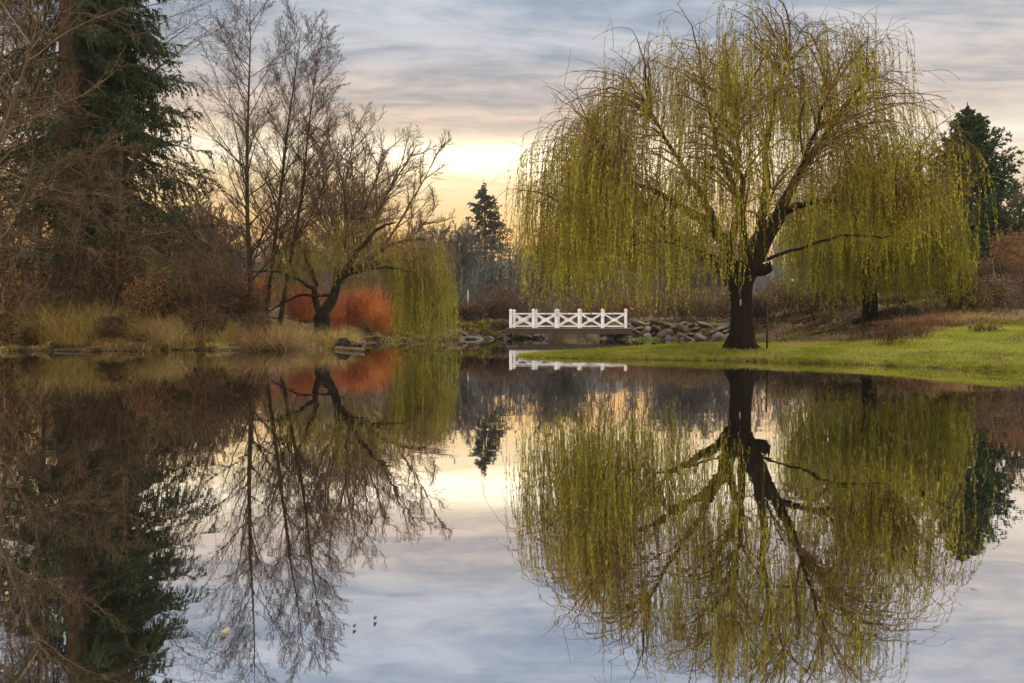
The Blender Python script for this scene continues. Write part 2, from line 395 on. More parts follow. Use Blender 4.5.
# ------------------------------------------------------------------ ground, water, hill, haze
def grid_axis(a, parts):
    out = [a]
    for end, step in parts:
        n = max(1, int(round((end - out[-1]) / step)))
        out += list(np.linspace(out[-1], end, n + 1)[1:])
    return np.array(out)
def lawn_mask(x, y):
    s = shore(x, y)
    r_ = x / np.maximum(y, 1); edge = 28.5 - 4.0 * sm((r_ - .34) / .1) + 6.5 * sm((r_ - .50) / .14)
    m = sm((edge - y + (fbm(x, y, .5, 21) - .5) * 4) / 2.0) * sm((x + .5) / .5) * sm((s + .03) / .1)
    m = m * (1 - .85 * np.exp(-((x - 6.35) ** 2 + (y - 22.1) ** 2) / .55))
    return np.where(y < 36, m, 0)
def build_ground():
    xs = grid_axis(-335, [(-120, 20), (-40, 5), (-22, 1), (20, .2), (45, 1), (120, 5), (335, 20)])
    ys = grid_axis(-30, [(10, 4), (13, .5), (32, .18), (60, .35), (90, 1.5), (160, 6), (275, 12)])
    X, Y = np.meshgrid(xs, ys); Z = height(X, Y)
    Z = Z + np.clip((Y - 90) / 60, 0, 1) * .8
    nx, ny = len(xs), len(ys)
    V = np.stack([X, Y, Z], -1).reshape(-1, 3)
    i = np.arange(nx * ny).reshape(ny, nx)
    q = np.stack([i[:-1, :-1], i[:-1, 1:], i[1:, 1:], i[1:, :-1]], -1).reshape(-1, 4)
    m, nt, out = newmat('ground'); L = nt.links.new
    def noise(scale, detail=6, rough=.6):
        n = node(nt, 'ShaderNodeTexNoise'); n.inputs['Scale'].default_value = scale; n.inputs['Detail'].default_value = detail; n.inputs['Roughness'].default_value = rough
        L(tc.outputs['Object'], n.inputs['Vector']); return n.outputs['Fac']
    tc = node(nt, 'ShaderNodeTexCoord')
    la = node(nt, 'ShaderNodeAttribute', attribute_name='lawn'); wa = node(nt, 'ShaderNodeAttribute', attribute_name='wet')
    soil = ramp(nt, [(.3, (.035, .024, .014)), (.5, (.07, .046, .022)), (.62, (.11, .078, .036)), (.75, (.09, .082, .02))]); L(noise(1.3, 8, .7), soil.inputs[0])
    gr = ramp(nt, [(.3, (.06, .05, .014)), (.45, (.10, .12, .012)), (.6, (.13, .15, .015)), (.72, (.19, .16, .05))]); L(noise(.8, 7, .65), gr.inputs[0])
    mx = node(nt, 'ShaderNodeMix', data_type='RGBA'); L(la.outputs['Fac'], mx.inputs[0]); L(soil.outputs[0], mx.inputs[6]); L(gr.outputs[0], mx.inputs[7])
    mw = node(nt, 'ShaderNodeMix', data_type='RGBA'); L(wa.outputs['Fac'], mw.inputs[0]); L(mx.outputs[2], mw.inputs[6]); mw.inputs[7].default_value = (.035, .025, .016, 1)
    p = node(nt, 'ShaderNodeBsdfPrincipled'); p.inputs['Roughness'].default_value = .95; p.inputs['Specular IOR Level'].default_value = .15
    L(mw.outputs[2], p.inputs['Base Color'])
    b = node(nt, 'ShaderNodeBump'); b.inputs['Distance'].default_value = .06; b.inputs['Strength'].default_value = .8
    L(noise(9, 8, .7), b.inputs['Height']); L(b.outputs[0], p.inputs['Normal']); L(p.outputs[0], out.inputs[0])
    g = Geo(); g.add(V, q, .5); o = g.build('ground', m, smooth=True)
    a = o.data.attributes.new('lawn', 'FLOAT', 'POINT'); a.data.foreach_set('value', lawn_mask(X, Y).ravel().astype(np.float32))
    s = shore(X, Y)
    a = o.data.attributes.new('wet', 'FLOAT', 'POINT'); a.data.foreach_set('value', (1 - sm((s - .02) / np.where(X > 0, .08, .3))).ravel().astype(np.float32))
    tag(o, None, None, kind='structure')
build_ground()

def build_water():
    m, nt, out = newmat('water'); L = nt.links.new
    tc = node(nt, 'ShaderNodeTexCoord')
    def noise(sx, sy, scale, detail):
        mp = node(nt, 'ShaderNodeMapping'); mp.inputs['Scale'].default_value = (sx, sy, 1); L(tc.outputs['Object'], mp.inputs[0])
        n = node(nt, 'ShaderNodeTexNoise'); n.inputs['Scale'].default_value = scale; n.inputs['Detail'].default_value = detail
        L(mp.outputs[0], n.inputs['Vector']); return n.outputs['Fac']
    b1 = node(nt, 'ShaderNodeBump'); b1.inputs['Strength'].default_value = 1; b1.inputs['Distance'].default_value = .002
    pm = node(nt, 'ShaderNodeMath', operation='MULTIPLY'); L(noise(.55, 1, 1.3, 2), pm.inputs[0])
    pr = node(nt, 'ShaderNodeMapRange'); pr.inputs[1].default_value = .38; pr.inputs[2].default_value = .62; pr.inputs[3].default_value = .35; L(noise(.6, 1, .16, 3), pr.inputs[0]); L(pr.outputs[0], pm.inputs[1])
    L(pm.outputs[0], b1.inputs['Height'])
    b2 = node(nt, 'ShaderNodeBump'); b2.inputs['Strength'].default_value = 1; b2.inputs['Distance'].default_value = .0002
    L(noise(.7, 1, 7, 2), b2.inputs['Height']); L(b1.outputs[0], b2.inputs['Normal'])
    gl = node(nt, 'ShaderNodeBsdfGlossy'); gl.inputs['Roughness'].default_value = .012; gl.inputs['Color'].default_value = (.90, .91, .94, 1)
    L(b2.outputs[0], gl.inputs['Normal'])
    df = node(nt, 'ShaderNodeBsdfDiffuse'); df.inputs['Color'].default_value = (.012, .012, .009, 1)
    lw = node(nt, 'ShaderNodeLayerWeight'); lw.inputs['Blend'].default_value = .5
    mr = node(nt, 'ShaderNodeMapRange'); mr.inputs[1].default_value = .2; mr.inputs[2].default_value = .9; mr.inputs[3].default_value = .7; mr.inputs[4].default_value = .97
    L(lw.outputs['Facing'], mr.inputs[0])
    mx = node(nt, 'ShaderNodeMixShader'); L(mr.outputs[0], mx.inputs[0]); L(df.outputs[0], mx.inputs[1]); L(gl.outputs[0], mx.inputs[2]); L(mx.outputs[0], out.inputs[0])
    g = Geo(); xs = np.linspace(-62, 18, 9); ys = np.linspace(-7, 74, 9); X, Y = np.meshgrid(xs, ys)
    i = np.arange(81).reshape(9, 9); q = np.stack([i[:-1, :-1], i[:-1, 1:], i[1:, 1:], i[1:, :-1]], -1)
    g.add(np.stack([X, Y, 0 * X], -1), q, .5)
    tag(g.build('water', m), None, None, kind='structure')
build_water()

def build_hill():
    m = veg('hill_wood', [(0, (.03, .036, .03)), (.5, (.045, .05, .04)), (1, (.07, .065, .05))], patch=.08)
    xs = np.linspace(-330, 330, 260); ys = np.linspace(215, 268, 16)
    X, Y = np.meshgrid(xs, ys); t = (Y - 215) / 53
    prof = 22 + 9 * (fbm(X, X * 0, .012, 3) - .5) + 3.5 * (fbm(X, X * 0 + 7, .12, 8) - .5) + 2.2 * (vnoise(X, Y, .4, 4) - .5)
    Z = np.sin(np.clip(t, 0, 1) * np.pi * .8) ** .6 * prof
    i = np.arange(X.size).reshape(X.shape); q = np.stack([i[:-1, :-1], i[:-1, 1:], i[1:, 1:], i[1:, :-1]], -1)
    g = Geo(); rr = np.random.default_rng(4)
    g.add(np.stack([X, Y, Z], -1), q, rr.random(q.shape[0] * q.shape[1]))
    tag(g.build('hills', m), None, None, kind='structure')
build_hill()

# ------------------------------------------------------------------ vegetation tools
def spawn(rng, P, plen, n, t0, t1, ang, lf, K=6, up=.2, wob=.06, taper=.6, even=True):
    """n children on every parent path P (N,K,3); returns child paths, lengths, parent index, t"""
    N, KP, _ = P.shape
    if even: t = t0 + (t1 - t0) * (np.arange(n)[None, :] + rng.random((N, n))) / n
    else: t = t0 + (t1 - t0) * rng.random((N, n))
    fi = t * (KP - 1); i0 = np.minimum(fi.astype(int), KP - 2); fr = (fi - i0)[..., None]
    ar = np.arange(N)[:, None]
    base = P[ar, i0] * (1 - fr) + P[ar, i0 + 1] * fr
    tan = unit(P[ar, i0 + 1] - P[ar, i0])
    rv = rng.normal(size=(N, n, 3)); perp = unit(rv - (rv * tan).sum(-1, keepdims=True) * tan)
    a = np.radians(rng.uniform(*ang, (N, n)))[..., None]
    d = np.cos(a) * tan + np.sin(a) * perp
    ln = plen[:, None] * rng.uniform(*lf, (N, n)) * (1 - taper * t)
    base = base.reshape(-1, 3); d = d.reshape(-1, 3); ln = ln.ravel()
    C = walk(rng, base, d, ln, K, up, wob)
    return C, ln, np.repeat(np.arange(N), n), t.ravel()

def walk(rng, base, d, ln, K, up, wob):
    N = len(base); C = np.zeros((N, K, 3)); C[:, 0] = base; d = unit(d)
    st = (ln / (K - 1))[:, None]
    for k in range(1, K):
        d = d + rng.normal(size=(N, 3)) * wob; d[:, 2] += up / (K - 1); d = unit(d)
        C[:, k] = C[:, k - 1] + d * st
    return C

def taper(r0, r1, K):
    r0 = np.asarray(r0, float); t = np.linspace(0, 1, K)
    return r0[:, None] * (1 - t) + r1 * t

def resample(pts, n):
    pts = np.asarray(pts, float)
    # Catmull-Rom through the points
    p = np.vstack([2 * pts[0] - pts[1], pts, 2 * pts[-1] - pts[-2]]); m = len(pts) - 1
    u = np.linspace(0, m, n); i = np.minimum(u.astype(int), m - 1); t = (u - i)[:, None]
    a, b, c, d = p[i], p[i + 1], p[i + 2], p[i + 3]
    return .5 * (2 * b + (c - a) * t + (2 * a - 5 * b + 4 * c - d) * t ** 2 + (3 * b - a - 3 * c + d) * t ** 3)

def along(P, M, rng, t0=.1, t1=1.0):
    N, K, _ = P.shape
    t = t0 + (t1 - t0) * rng.random((N, M)); fi = t * (K - 1); i0 = np.minimum(fi.astype(int), K - 2); fr = (fi - i0)[..., None]
    ar = np.arange(N)[:, None]
    return (P[ar, i0] * (1 - fr) + P[ar, i0 + 1] * fr).reshape(-1, 3), unit(P[ar, i0 + 1] - P[ar, i0]).reshape(-1, 3)

def rand_leaves(rng, g, C, base_dir, ln, wd, spread, tint):
    n = len(C); D = unit(base_dir + rng.normal(size=(n, 3)) * spread)
    l = ln * rng.uniform(.6, 1.3, n)[:, None]
    s = unit(np.cross(D, rng.normal(size=(n, 3)))) * (wd * rng.uniform(.6, 1.3, n)[:, None])
    g.leaves(C, D * l, s, tint)

def bare_tree(rng, root, h, r, lean, mat_b, mat_t, n1=30, n2=9, n3=6, ang1=(35, 60), lf1=(.28, .42), start=.2, up1=.35, tw=.006, n4=0, wob=.05, taper1=.62, catkins=0):
    tr = walk(rng, np.zeros((1, 3)), np.array([lean]), np.array([h]), 16, .12, .02)
    g = Geo(); rad = taper([r], tw * 1.5, 16); rad[0, 0] *= 1.45; rad[0, 1] *= 1.08
    g.tubes(tr, rad, 9); g.build('trunk', mat_b, root, True)
    a, la, pi, t = spawn(rng, tr, np.array([h]), n1, start, .98, ang1, lf1, 9, up1, wob, taper1)
    ra = np.maximum(r * .33 * (1 - t) + tw * 1.5, tw * 1.5)
    g = Geo(); g.tubes(a, taper(ra, tw * 1.2, 9), 5, rng.random(len(a))); 
    b, lb, pb, tb = spawn(rng, a, la, n2, .15, 1, (22, 55), (.28, .5), 7, .25, wob * 1.4, .55)
    g.tubes(b, taper(np.maximum(ra[pb] * .4 * (1 - tb), tw * 1.1), tw * .8, 7), 3, rng.random(len(b)))
    g.build('branches', mat_b if False else mat_t, root)
    c, lc, pc, _ = spawn(rng, b, lb, n3, .1, 1, (20, 55), (.3, .6), 5, .15, wob * 1.6, .5)
    g = Geo(); g.tubes(c, taper(np.full(len(c), tw * .85), tw * .5, 5), 3, rng.random(len(c)))
    if n4:
        d, ld_, pd, _ = spawn(rng, c, lc, n4, .1, 1, (20, 60), (.35, .7), 4, .1, wob * 1.6, .4)
        g.tubes(d, taper(np.full(len(d), tw * .65), tw * .4, 4), 3, rng.random(len(d)))
        c = d
    if catkins:
        C, T = along(c, catkins, rng, .3, 1); rand_leaves(rng, g, C, T * .3 + np.array([0, 0, -.4]), tw * 5, tw * 1.6, .8, rng.random(len(C)))
    g.build('crown', mat_t, root)

def ell(rng, n, rx, ry, rz, shell=.55):
    v = unit(rng.normal(size=(n, 3))); v[:, 2] = np.abs(v[:, 2]); r = shell + (1 - shell) * rng.random((n, 1)) ** .6
    return v * r * np.array([rx, ry, rz])

def willow(rng, root, trunk, limbs, targets, nsub, nstrand, zlow, lmax, leaf, mleaf, mat_leaf, wleaf=.011, mtwig='willow_twig', leafiness=1.0, sw=.06, wfn=None):
    """trunk: list of (x,y,z,r); limbs: list of (points, r0, r1); all local to the root"""
    tk = np.array(trunk, float); P = resample(tk, 14)
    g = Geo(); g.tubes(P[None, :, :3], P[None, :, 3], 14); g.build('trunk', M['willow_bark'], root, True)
    nodes = [P[6:, :3]]
    for pts, r0, r1 in limbs:
        q = resample(pts, 16); q[2:] += rng.normal(size=(14, 3)) * .025
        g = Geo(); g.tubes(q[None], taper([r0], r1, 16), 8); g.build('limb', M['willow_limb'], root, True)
        nodes.append(q[4:])
    nodes = np.concatenate(nodes)
    T = targets
    dv = T[:, None, :] - nodes[None]
    cost = np.linalg.norm(dv, axis=-1) + .9 * np.maximum(0, -dv[..., 2] + .5) + 1.2 * np.maximum(0, np.hypot(nodes[:, 0], nodes[:, 1])[None] - np.hypot(T[:, 0], T[:, 1])[:, None])
    B = nodes[cost.argmin(1)]; ds = np.linalg.norm(T - B, axis=1)
    c1 = B * .6 + T * .4 + rng.normal(size=B.shape) * .12 * ds[:, None]; c1[:, 2] += .3 * ds
    K = 10; u = np.linspace(0, 1, K)[None, :, None]
    br = (1 - u) ** 2 * B[:, None] + 2 * u * (1 - u) * c1[:, None] + u ** 2 * T[:, None]
    br += rng.normal(size=br.shape) * .025 * np.sin(u * np.pi)
    g = Geo(); g.tubes(br, taper(.009 + .008 * ds, .005, K), 5, rng.random(len(br)) * .5)
    sub, ls, ps, ts = spawn(rng, br, np.full(len(br), 1.0), nsub, .3, 1, (20, 70), (.5, 1.3), 7, -1.1, .1, .2)
    g.tubes(sub, taper(np.full(len(sub), .007), .004, 7), 3, rng.random(len(sub)) * .6)
    g.build('branches', M[mtwig], root)
    # hanging whips
    A = np.concatenate([along(br, 4, rng, .45, 1)[0], along(sub, 4, rng, .3, 1)[0], T, sub[:, -1]])
    pw = wfn(A) if wfn else np.ones(len(A))
    A = A[rng.choice(len(A), nstrand, replace=True, p=pw / pw.sum())]
    A = A + rng.normal(size=A.shape) * .03
    A32 = A.astype(np.float32); cnt = np.concatenate([(((c[:, None, :] - A32[None]) ** 2).sum(-1) < .36).sum(1) for c in np.array_split(A32, 24)])
    A = A[(cnt > 9) | (rng.random(len(A)) < .1)]           # no lone whips hanging from next to nothing
    low = zlow(A, rng); ln = np.clip(np.minimum(A[:, 2] - low, rng.uniform(.35, 1, len(A)) * (lmax(A) if callable(lmax) else lmax)), .25, None)
    lm = 2.8
    out = unit(A * np.array([1, 1, 0]) + rng.normal(size=A.shape) * .6 * np.array([1, 1, 0])); K = 9
    tt = np.linspace(0, 1, K)[None, :]; s = tt * ln[:, None]
    reach = rng.uniform(.05, .3, (len(A), 1))
    W = A[:, None, :] + out[:, None, :] * (reach * (1 - np.exp(-s / .25)))[..., None]
    W[..., 2] -= np.maximum(0, s - .12 * (1 - np.exp(-s / .2)))
    sway = rng.normal(size=(len(A), 1, 2)) * sw * ln[:, None, None]; W[..., :2] += sway * (tt ** 2)[..., None]
    W[..., :2] += np.cumsum(rng.normal(size=(len(A), K, 2)) * .012, axis=1)
    st = np.clip(rng.normal(.5, .22, len(A)), 0, 1)
    g = Geo(); g.tubes(W, taper(np.full(len(A), .0042), .0022, K), 3, st)
    g.build('whips', M[mtwig], root)
    per = np.maximum(1, (mleaf * leafiness)); C, _ = along(W, int(per), rng, .06, 1)
    g = Geo(); tint = np.clip(np.repeat(st, int(per)) + rng.normal(size=len(C)) * .16, 0, 1)
    keep = rng.random(len(C)) < np.clip(np.repeat(ln, int(per)) / lm + .12, 0, 1)
    C = C[keep]; tint = tint[keep]
    rand_leaves(rng, g, C, np.array([[0, 0, -1.0]]), leaf, wleaf, .33, tint)
    g.build('crown', M[mat_leaf], root)

def conifer(rng, root, h, r, z0, rad, nb, ns, nn, nl, nw, mat_b, mat_n, pitch=(5, -25), droop=-.5, dense=1, keepside=0.0, hang=.5, shape=.85):
    g = Geo(); tr = walk(rng, np.zeros((1, 3)), np.array([[0, 0, 1.]]), np.array([h]), 14, .1, .006)
    rr = taper([r], .03, 14); rr[0, 0] *= 1.3; g.tubes(tr, rr, 12); g.build('trunk', mat_b, root, True)
    t = np.clip((np.floor(np.arange(nb) / 5) * 5 + rng.normal(size=nb) * .8) / nb, 0, .995) ** .92; z = z0 + (h * .975 - z0) * t
    f = np.minimum(1, ((1 - t) / shape)) ** .9
    L = rad * f * rng.uniform(.42, 1.15, nb) + .08
    az = np.where(rng.random(nb) < keepside, rng.normal(.1, .75, nb), (rng.random(nb) * 2 * np.pi if keepside == 0 else rng.uniform(.3, 3.6, nb)))
    pt = np.radians(pitch[1] + (pitch[0] - pitch[1]) * t + rng.normal(size=nb) * 7)
    d = np.stack([np.cos(az) * np.cos(pt), np.sin(az) * np.cos(pt), np.sin(pt)], -1)
    base = np.stack([np.interp(z, tr[0, :, 2], tr[0, :, i]) for i in range(3)], -1)
    br = walk(rng, base, d, L, 8, droop, .05)
    br[:, 5:, 2] += (np.array([.02, .06, .13])[None] * L[:, None])           # tips turn up
    g = Geo(); g.tubes(br, taper(.008 + .012 * L, .006, 8), 4, rng.random(nb) * .6); g.build('branches', M['twig_brown'] , root)
    # side sprays
    tw, lt, pi, tt = spawn(rng, br, L, ns, .12, 1, (35, 65), (.16, .34), 5, -hang, .08, .55)
    lt = np.maximum(lt, .1)
    C, T = along(tw, nn, rng, 0, 1)
    C2, T2 = along(br, max(2, nn // 2), rng, .55, 1)
    C = np.concatenate([C, C2]); T = np.concatenate([T, T2])
    tp = np.clip((h - C[:, 2:3]) / (.13 * h), .3, 1)
    g = Geo(); rand_leaves(rng, g, C, T * .9 + np.array([0, 0, -.35]), nl * tp, nw * tp, .45, np.clip(rng.normal(.45, .25, len(C)), 0, 1))
    g.build('crown', mat_n, root)

def shrub_geo(rng, h, w, nst, ntw, nleaf, lsize, r0=.012, lean=.8, up=.35, tw2=3, spread=1.0, base=.25):
    gs = Geo(); gl = Geo()
    b = np.zeros((nst, 3)); a = rng.random(nst) * 2 * np.pi; rr = np.sqrt(rng.random(nst)) * w * base
    b[:, 0] = np.cos(a) * rr; b[:, 1] = np.sin(a) * rr; b[:, 2] = -.05
    d = np.stack([np.cos(a) * lean * rng.random(nst), np.sin(a) * lean * rng.random(nst), np.ones(nst)], -1)
    st = walk(rng, b, d, h * rng.uniform(.6, 1.1, nst), 7, up, .1)
    sc = w * .5 / max(.01, np.abs(st[..., :2]).max()) ; st[..., :2] *= min(1.6, sc) * spread
    gs.tubes(st, taper(np.full(nst, r0), r0 * .4, 7), 4, rng.random(nst))
    t1, l1, _, _ = spawn(rng, st, np.full(nst, h), ntw, .2, 1, (20, 60), (.18, .42), 5, .2, .1, .3)
    gs.tubes(t1, taper(np.full(len(t1), r0 * .5), r0 * .28, 5), 3, rng.random(len(t1)))
    src = t1
    if tw2:
        t2, l2, _, _ = spawn(rng, t1, l1, tw2, .2, 1, (20, 65), (.3, .7), 4, .1, .12, .3)
        gs.tubes(t2, taper(np.full(len(t2), r0 * .34), r0 * .2, 4), 3, rng.random(len(t2))); src = t2
    if nleaf:
        C, T = along(src, nleaf, rng, .2, 1); rand_leaves(rng, gl, C, T * .4, lsize, lsize * .3, .8, rng.random(len(C)))
    return gs, gl

def shrub(name, loc, label, cat, ms, ml, seed, h, w, nst=26, ntw=10, nleaf=4, lsize=.08, group=None, **kw):
    rng = np.random.default_rng(seed); gs, gl = shrub_geo(rng, h, w, nst, ntw, nleaf, lsize, **kw)
    e = thing(name, loc, label, cat, group)
    gs.build('stems', M[ms], e)
    if nleaf: gl.build('leaves', M[ml], e)
    return e

def blades(rng, g, base, h, lean, wid, tint, K=4, droop=.9, dirs=None):
    n = len(base); a = rng.random(n) * 2 * np.pi if dirs is None else dirs
    o = np.stack([np.cos(a), np.sin(a), 0 * a], -1); t = np.linspace(0, 1, K)[None, :]
    L = (h * np.ones(n))[:, None]; le = (lean * np.ones(n))[:, None]
    P = base[:, None, :] + o[:, None, :] * (L * le * t ** 1.6)[..., None]
    bend = rng.normal(size=(n, 1)) * .22 * L * t ** 2; P[..., 0] += -np.sin(a)[:, None] * bend; P[..., 1] += np.cos(a)[:, None] * bend
    P[..., 2] += L * (t - droop * le * .45 * t ** 2.4)
    side = np.stack([-np.sin(a + .6), np.cos(a + .6), 0 * a], -1)
    W = (wid * np.ones(n))[:, None] * (1 - t ** 2 * .93) * .5
    g.ribbons(P, W, side, tint)

def tussock(name, loc, label, mat, seed, h, w, n=700, cat='grass clump', group=None, lean=(.15, 1.5), bw=.015):
    rng = np.random.default_rng(seed); g = Geo()
    a = rng.random(n) * 2 * np.pi; rr = rng.random(n) ** .7 * w * .42
    b = np.stack([np.cos(a) * rr + rng.normal(size=n) * .08 * w, np.sin(a) * rr, -.05 - .25 * h * (rr / w)], -1)
    blades(rng, g, b, h * rng.uniform(.35, 1.15, n), rng.uniform(*lean, n), bw, np.clip(rng.normal(.5, .27, n), 0, 1), 6, 1.0, a + rng.normal(size=n) * .7)
    o = g.build(name, M[mat]); o.location = loc
    return tag(o, label, cat, group)

# ------------------------------------------------------------------ the big weeping willow on the spit
def px_l(px, py, dy=0.0):       # photo pixel on the big willow -> local metres (25 mm per pixel at its distance)
    return ((px - 741) * .025, dy, (349 - py) * .025)
def big_willow():
    rng = np.random.default_rng(11)
    root = thing('weeping_willow', G(741, 22.3, -.05), 'large weeping willow with yellow green hanging branches standing alone on the grassy spit', 'tree')
    trunk = [(.02, 0, -.2, .50), (.02, 0, .03, .41), (.03, 0, .2, .335), (.03, 0, .5, .295), (.0, 0, .95, .27), (-.02, .0, 1.5, .28), (-.02, 0, 1.95, .31), (.0, 0, 2.2, .26)]
    L = [
     ([px_l(736, 282), px_l(726, 251, -.1), px_l(719, 238, -.15), px_l(704, 221, -.2), px_l(687, 213, -.3), px_l(674, 204, -.3), px_l(647, 192, -.5), px_l(612, 188, -.8)], .21, .035),
     ([px_l(720, 240, -.15), px_l(711, 211, .1), px_l(701, 187, .3), px_l(687, 165, .5), px_l(668, 130, .7), px_l(655, 105, .8)], .12, .025),
     ([px_l(743, 280), px_l(751, 251, .1), px_l(763, 231, .15), px_l(775, 216, .1), px_l(785, 197, 0), px_l(792, 181, -.1), px_l(812, 148, -.3), px_l(838, 110, -.5), px_l(856, 84, -.6)], .23, .03),
     ([px_l(772, 218, .1), px_l(788, 208, .3), px_l(808, 201, .5), px_l(829, 196, .8), px_l(856, 192, 1.1), px_l(895, 186, 1.4)], .12, .03),
     ([px_l(761, 232, .1), px_l(765, 204, .2), px_l(770, 181, .3), px_l(768, 150, .35), px_l(776, 105, .4), px_l(790, 60, .3)], .15, .025),
     ([px_l(729, 252), px_l(733, 235, .2), px_l(741, 214, .35), px_l(747, 198, .5), px_l(739, 180, .6), px_l(730, 155, .8), px_l(720, 115, 1.0), px_l(712, 75, 1.1)], .12, .025),
     ([px_l(756, 262, -.1), px_l(775, 254, -.4), px_l(802, 246, -.9), px_l(829, 241, -1.4), px_l(858, 243, -1.8)], .05, .015),
     ([px_l(733, 285, .1), px_l(722, 262, .7), px_l(705, 245, 1.4), px_l(688, 225, 2.1), px_l(670, 200, 2.8)], .15, .03),
     ([px_l(741, 280, .1), px_l(752, 258, .8), px_l(770, 240, 1.6), px_l(790, 210, 2.4), px_l(810, 170, 3.0)], .15, .03),
     ([px_l(738, 280, -.1), px_l(735, 250, -.7), px_l(725, 215, -1.4), px_l(715, 180, -2.1), px_l(705, 140, -2.6)], .13, .028),
     ([px_l(748, 280, -.1), px_l(757, 250, -.6), px_l(766, 218, -1.2), px_l(778, 172, -1.8), px_l(790, 120, -2.3)], .12, .028),
     ([px_l(728, 262), px_l(705, 250, .2), px_l(670, 240, .3), px_l(640, 241, .4), px_l(600, 250, .5)], .05, .015),
    ]
    T = ell(rng, 430, 6.0, 4.7, 5.2, .5)
    T[:, 2] = T[:, 2] * 1.0 + 3.35 + .5 * (fbm(T[:, 0] + 9, T[:, 1] + 4, .55, 31) - .5) * 2
    T[:, 0] += .0
    hi = T[:, 0] * .0 + 8.75 - .062 * np.abs(T[:, 0] - 1.0) ** 2.1
    T[:, 2] = np.minimum(T[:, 2], hi + rng.normal(size=len(T)) * .15)
    T[:, 0] = np.where(T[:, 0] > 3.2, 3.2 + (T[:, 0] - 3.2) * .62, T[:, 0])
    keep = ~((T[:, 0] > 3.2) & (T[:, 2] < 4.0))
    T = T[keep]
    T = np.concatenate([T, np.stack([rng.uniform(-5.7, -1.0, 90), rng.uniform(-3.8, 2.5, 90), rng.uniform(2.9, 5.2, 90)], -1), np.stack([rng.uniform(1.5, 4.5, 50), rng.uniform(-3.5, 2.5, 50), rng.uniform(3.4, 5.0, 50)], -1)])
    def zlow(A, r):
        n = len(A); x = A[:, 0]
        lo = np.where(x < -.7, r.uniform(.7, 2.0, n), np.where(x < 1.4, r.uniform(1.7, 4.0, n), r.uniform(1.5, 3.4, n)))
        return lo
    willow(rng, root, trunk, L, T, 7, 5000, zlow, lambda A: np.where(A[:, 2] > 5.5, 2.4, np.where(A[:, 0] < -.7, 3.7, 3.0)), .078, 46, 'willow_leaf', .0095, wfn=lambda A: np.where(A[:, 2] > 6.3, .75, .95) * np.where(A[:, 0] < -.7, 1.1, .9) * np.clip((fbm(A[:, 0] + A[:, 1] * .6, A[:, 2], .8, 33) - .33) * 5, .06, 1.3) * (1 - .5 * np.exp(-((A[:, 0] + .2) / 2.0) ** 2 - ((A[:, 2] - 4.6) / 1.6) ** 2)))
    root.scale = (1.115,) * 3
    for i in range(7):      # root flare
        a = i * .9 + rng.normal() * .15; c, sn = math.cos(a), math.sin(a); le = rng.uniform(.15, .42)
        q = resample([(c * .2, sn * .2, .42), (c * .33, sn * .33, .16), (c * .33 + c * le * .5, sn * .33 + sn * le * .5, .03), (c * (.33 + le), sn * (.33 + le), -.06)], 8)
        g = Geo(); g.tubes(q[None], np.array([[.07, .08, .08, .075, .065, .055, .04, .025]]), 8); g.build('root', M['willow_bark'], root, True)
    # sawn stub on the right of the fork
    g = Geo(); q = resample([px_l(748, 268, -.15), px_l(758, 270, -.28), px_l(765, 266, -.36)], 6)
    g.tubes(q[None], taper([.17], .13, 6), 10); g.tubes(np.array([[q[-1], q[-1] + np.array([.03, -.02, 0])]]), np.array([[.13, .002]]), 10)
    g.build('branch_stub', M['willow_bark'], root, True)
    # small pale tag on the bark
    bm = bmesh.new(); bmesh.ops.create_cube(bm, size=1); bmesh.ops.scale(bm, vec=(.03, .012, .17), verts=bm.verts)
    t = mesh_obj('tree_tag', bm, M['pale_metal']); t.location = (root.location.x - .13, root.location.y - .395, root.location.z + 1.33)
    tag(t, 'small pale metal strip fixed to the dark trunk of the big willow', 'tag')
big_willow()

def right_willow():
    rng = np.random.default_rng(23)
    d = 31; root = thing('weeping_willow', G(870, d), 'low broad weeping willow behind the lawn, half covered by the big one', 'tree')
    k = d / F
    def p(px, py, dy=0): return ((px - 872) * k, dy, (320 - py) * k)
    trunk = [(0, 0, -.2, .5), (0, 0, .08, .36), (.0, 0, .5, .29), (-.05, 0, 1.3, .27), (-.1, 0, 1.9, .25)]
    L = [([p(868, 270), p(850, 240, -.2), p(830, 215, -.5), p(808, 200, -.8)], .2, .04), ([p(870, 268), p(880, 235, .2), p(895, 205, .3), p(915, 185, .3)], .22, .04),
         ([p(872, 272), p(895, 250, -.5), p(920, 235, -1.2), p(945, 225, -1.6)], .18, .04), ([p(870, 270), p(866, 235, .6), p(860, 205, 1.2), p(850, 180, 1.6)], .2, .04),
         ([p(868, 272), p(860, 250, -1), p(852, 225, -1.9), p(850, 205, -2.4)], .16, .04), ([p(872, 268), p(885, 240, -1), p(905, 210, -1.8), p(920, 200, -2.3)], .16, .04)]
    T = ell(rng, 280, 3.9, 3.5, 3.6, .5); T[:, 2] += 2.75 + (fbm(T[:, 0], T[:, 1], .8, 12) - .5) * .8; T[:, 0] = np.where(T[:, 0] > 2, 2 + (T[:, 0] - 2) * .75, T[:, 0]) - .1
    willow(rng, root, trunk, L, T, 6, 2700, lambda A, r: r.uniform(.25, 1.5, len(A)), 3.2, .11, 40, 'willow_leaf_bright', .014)
right_willow()

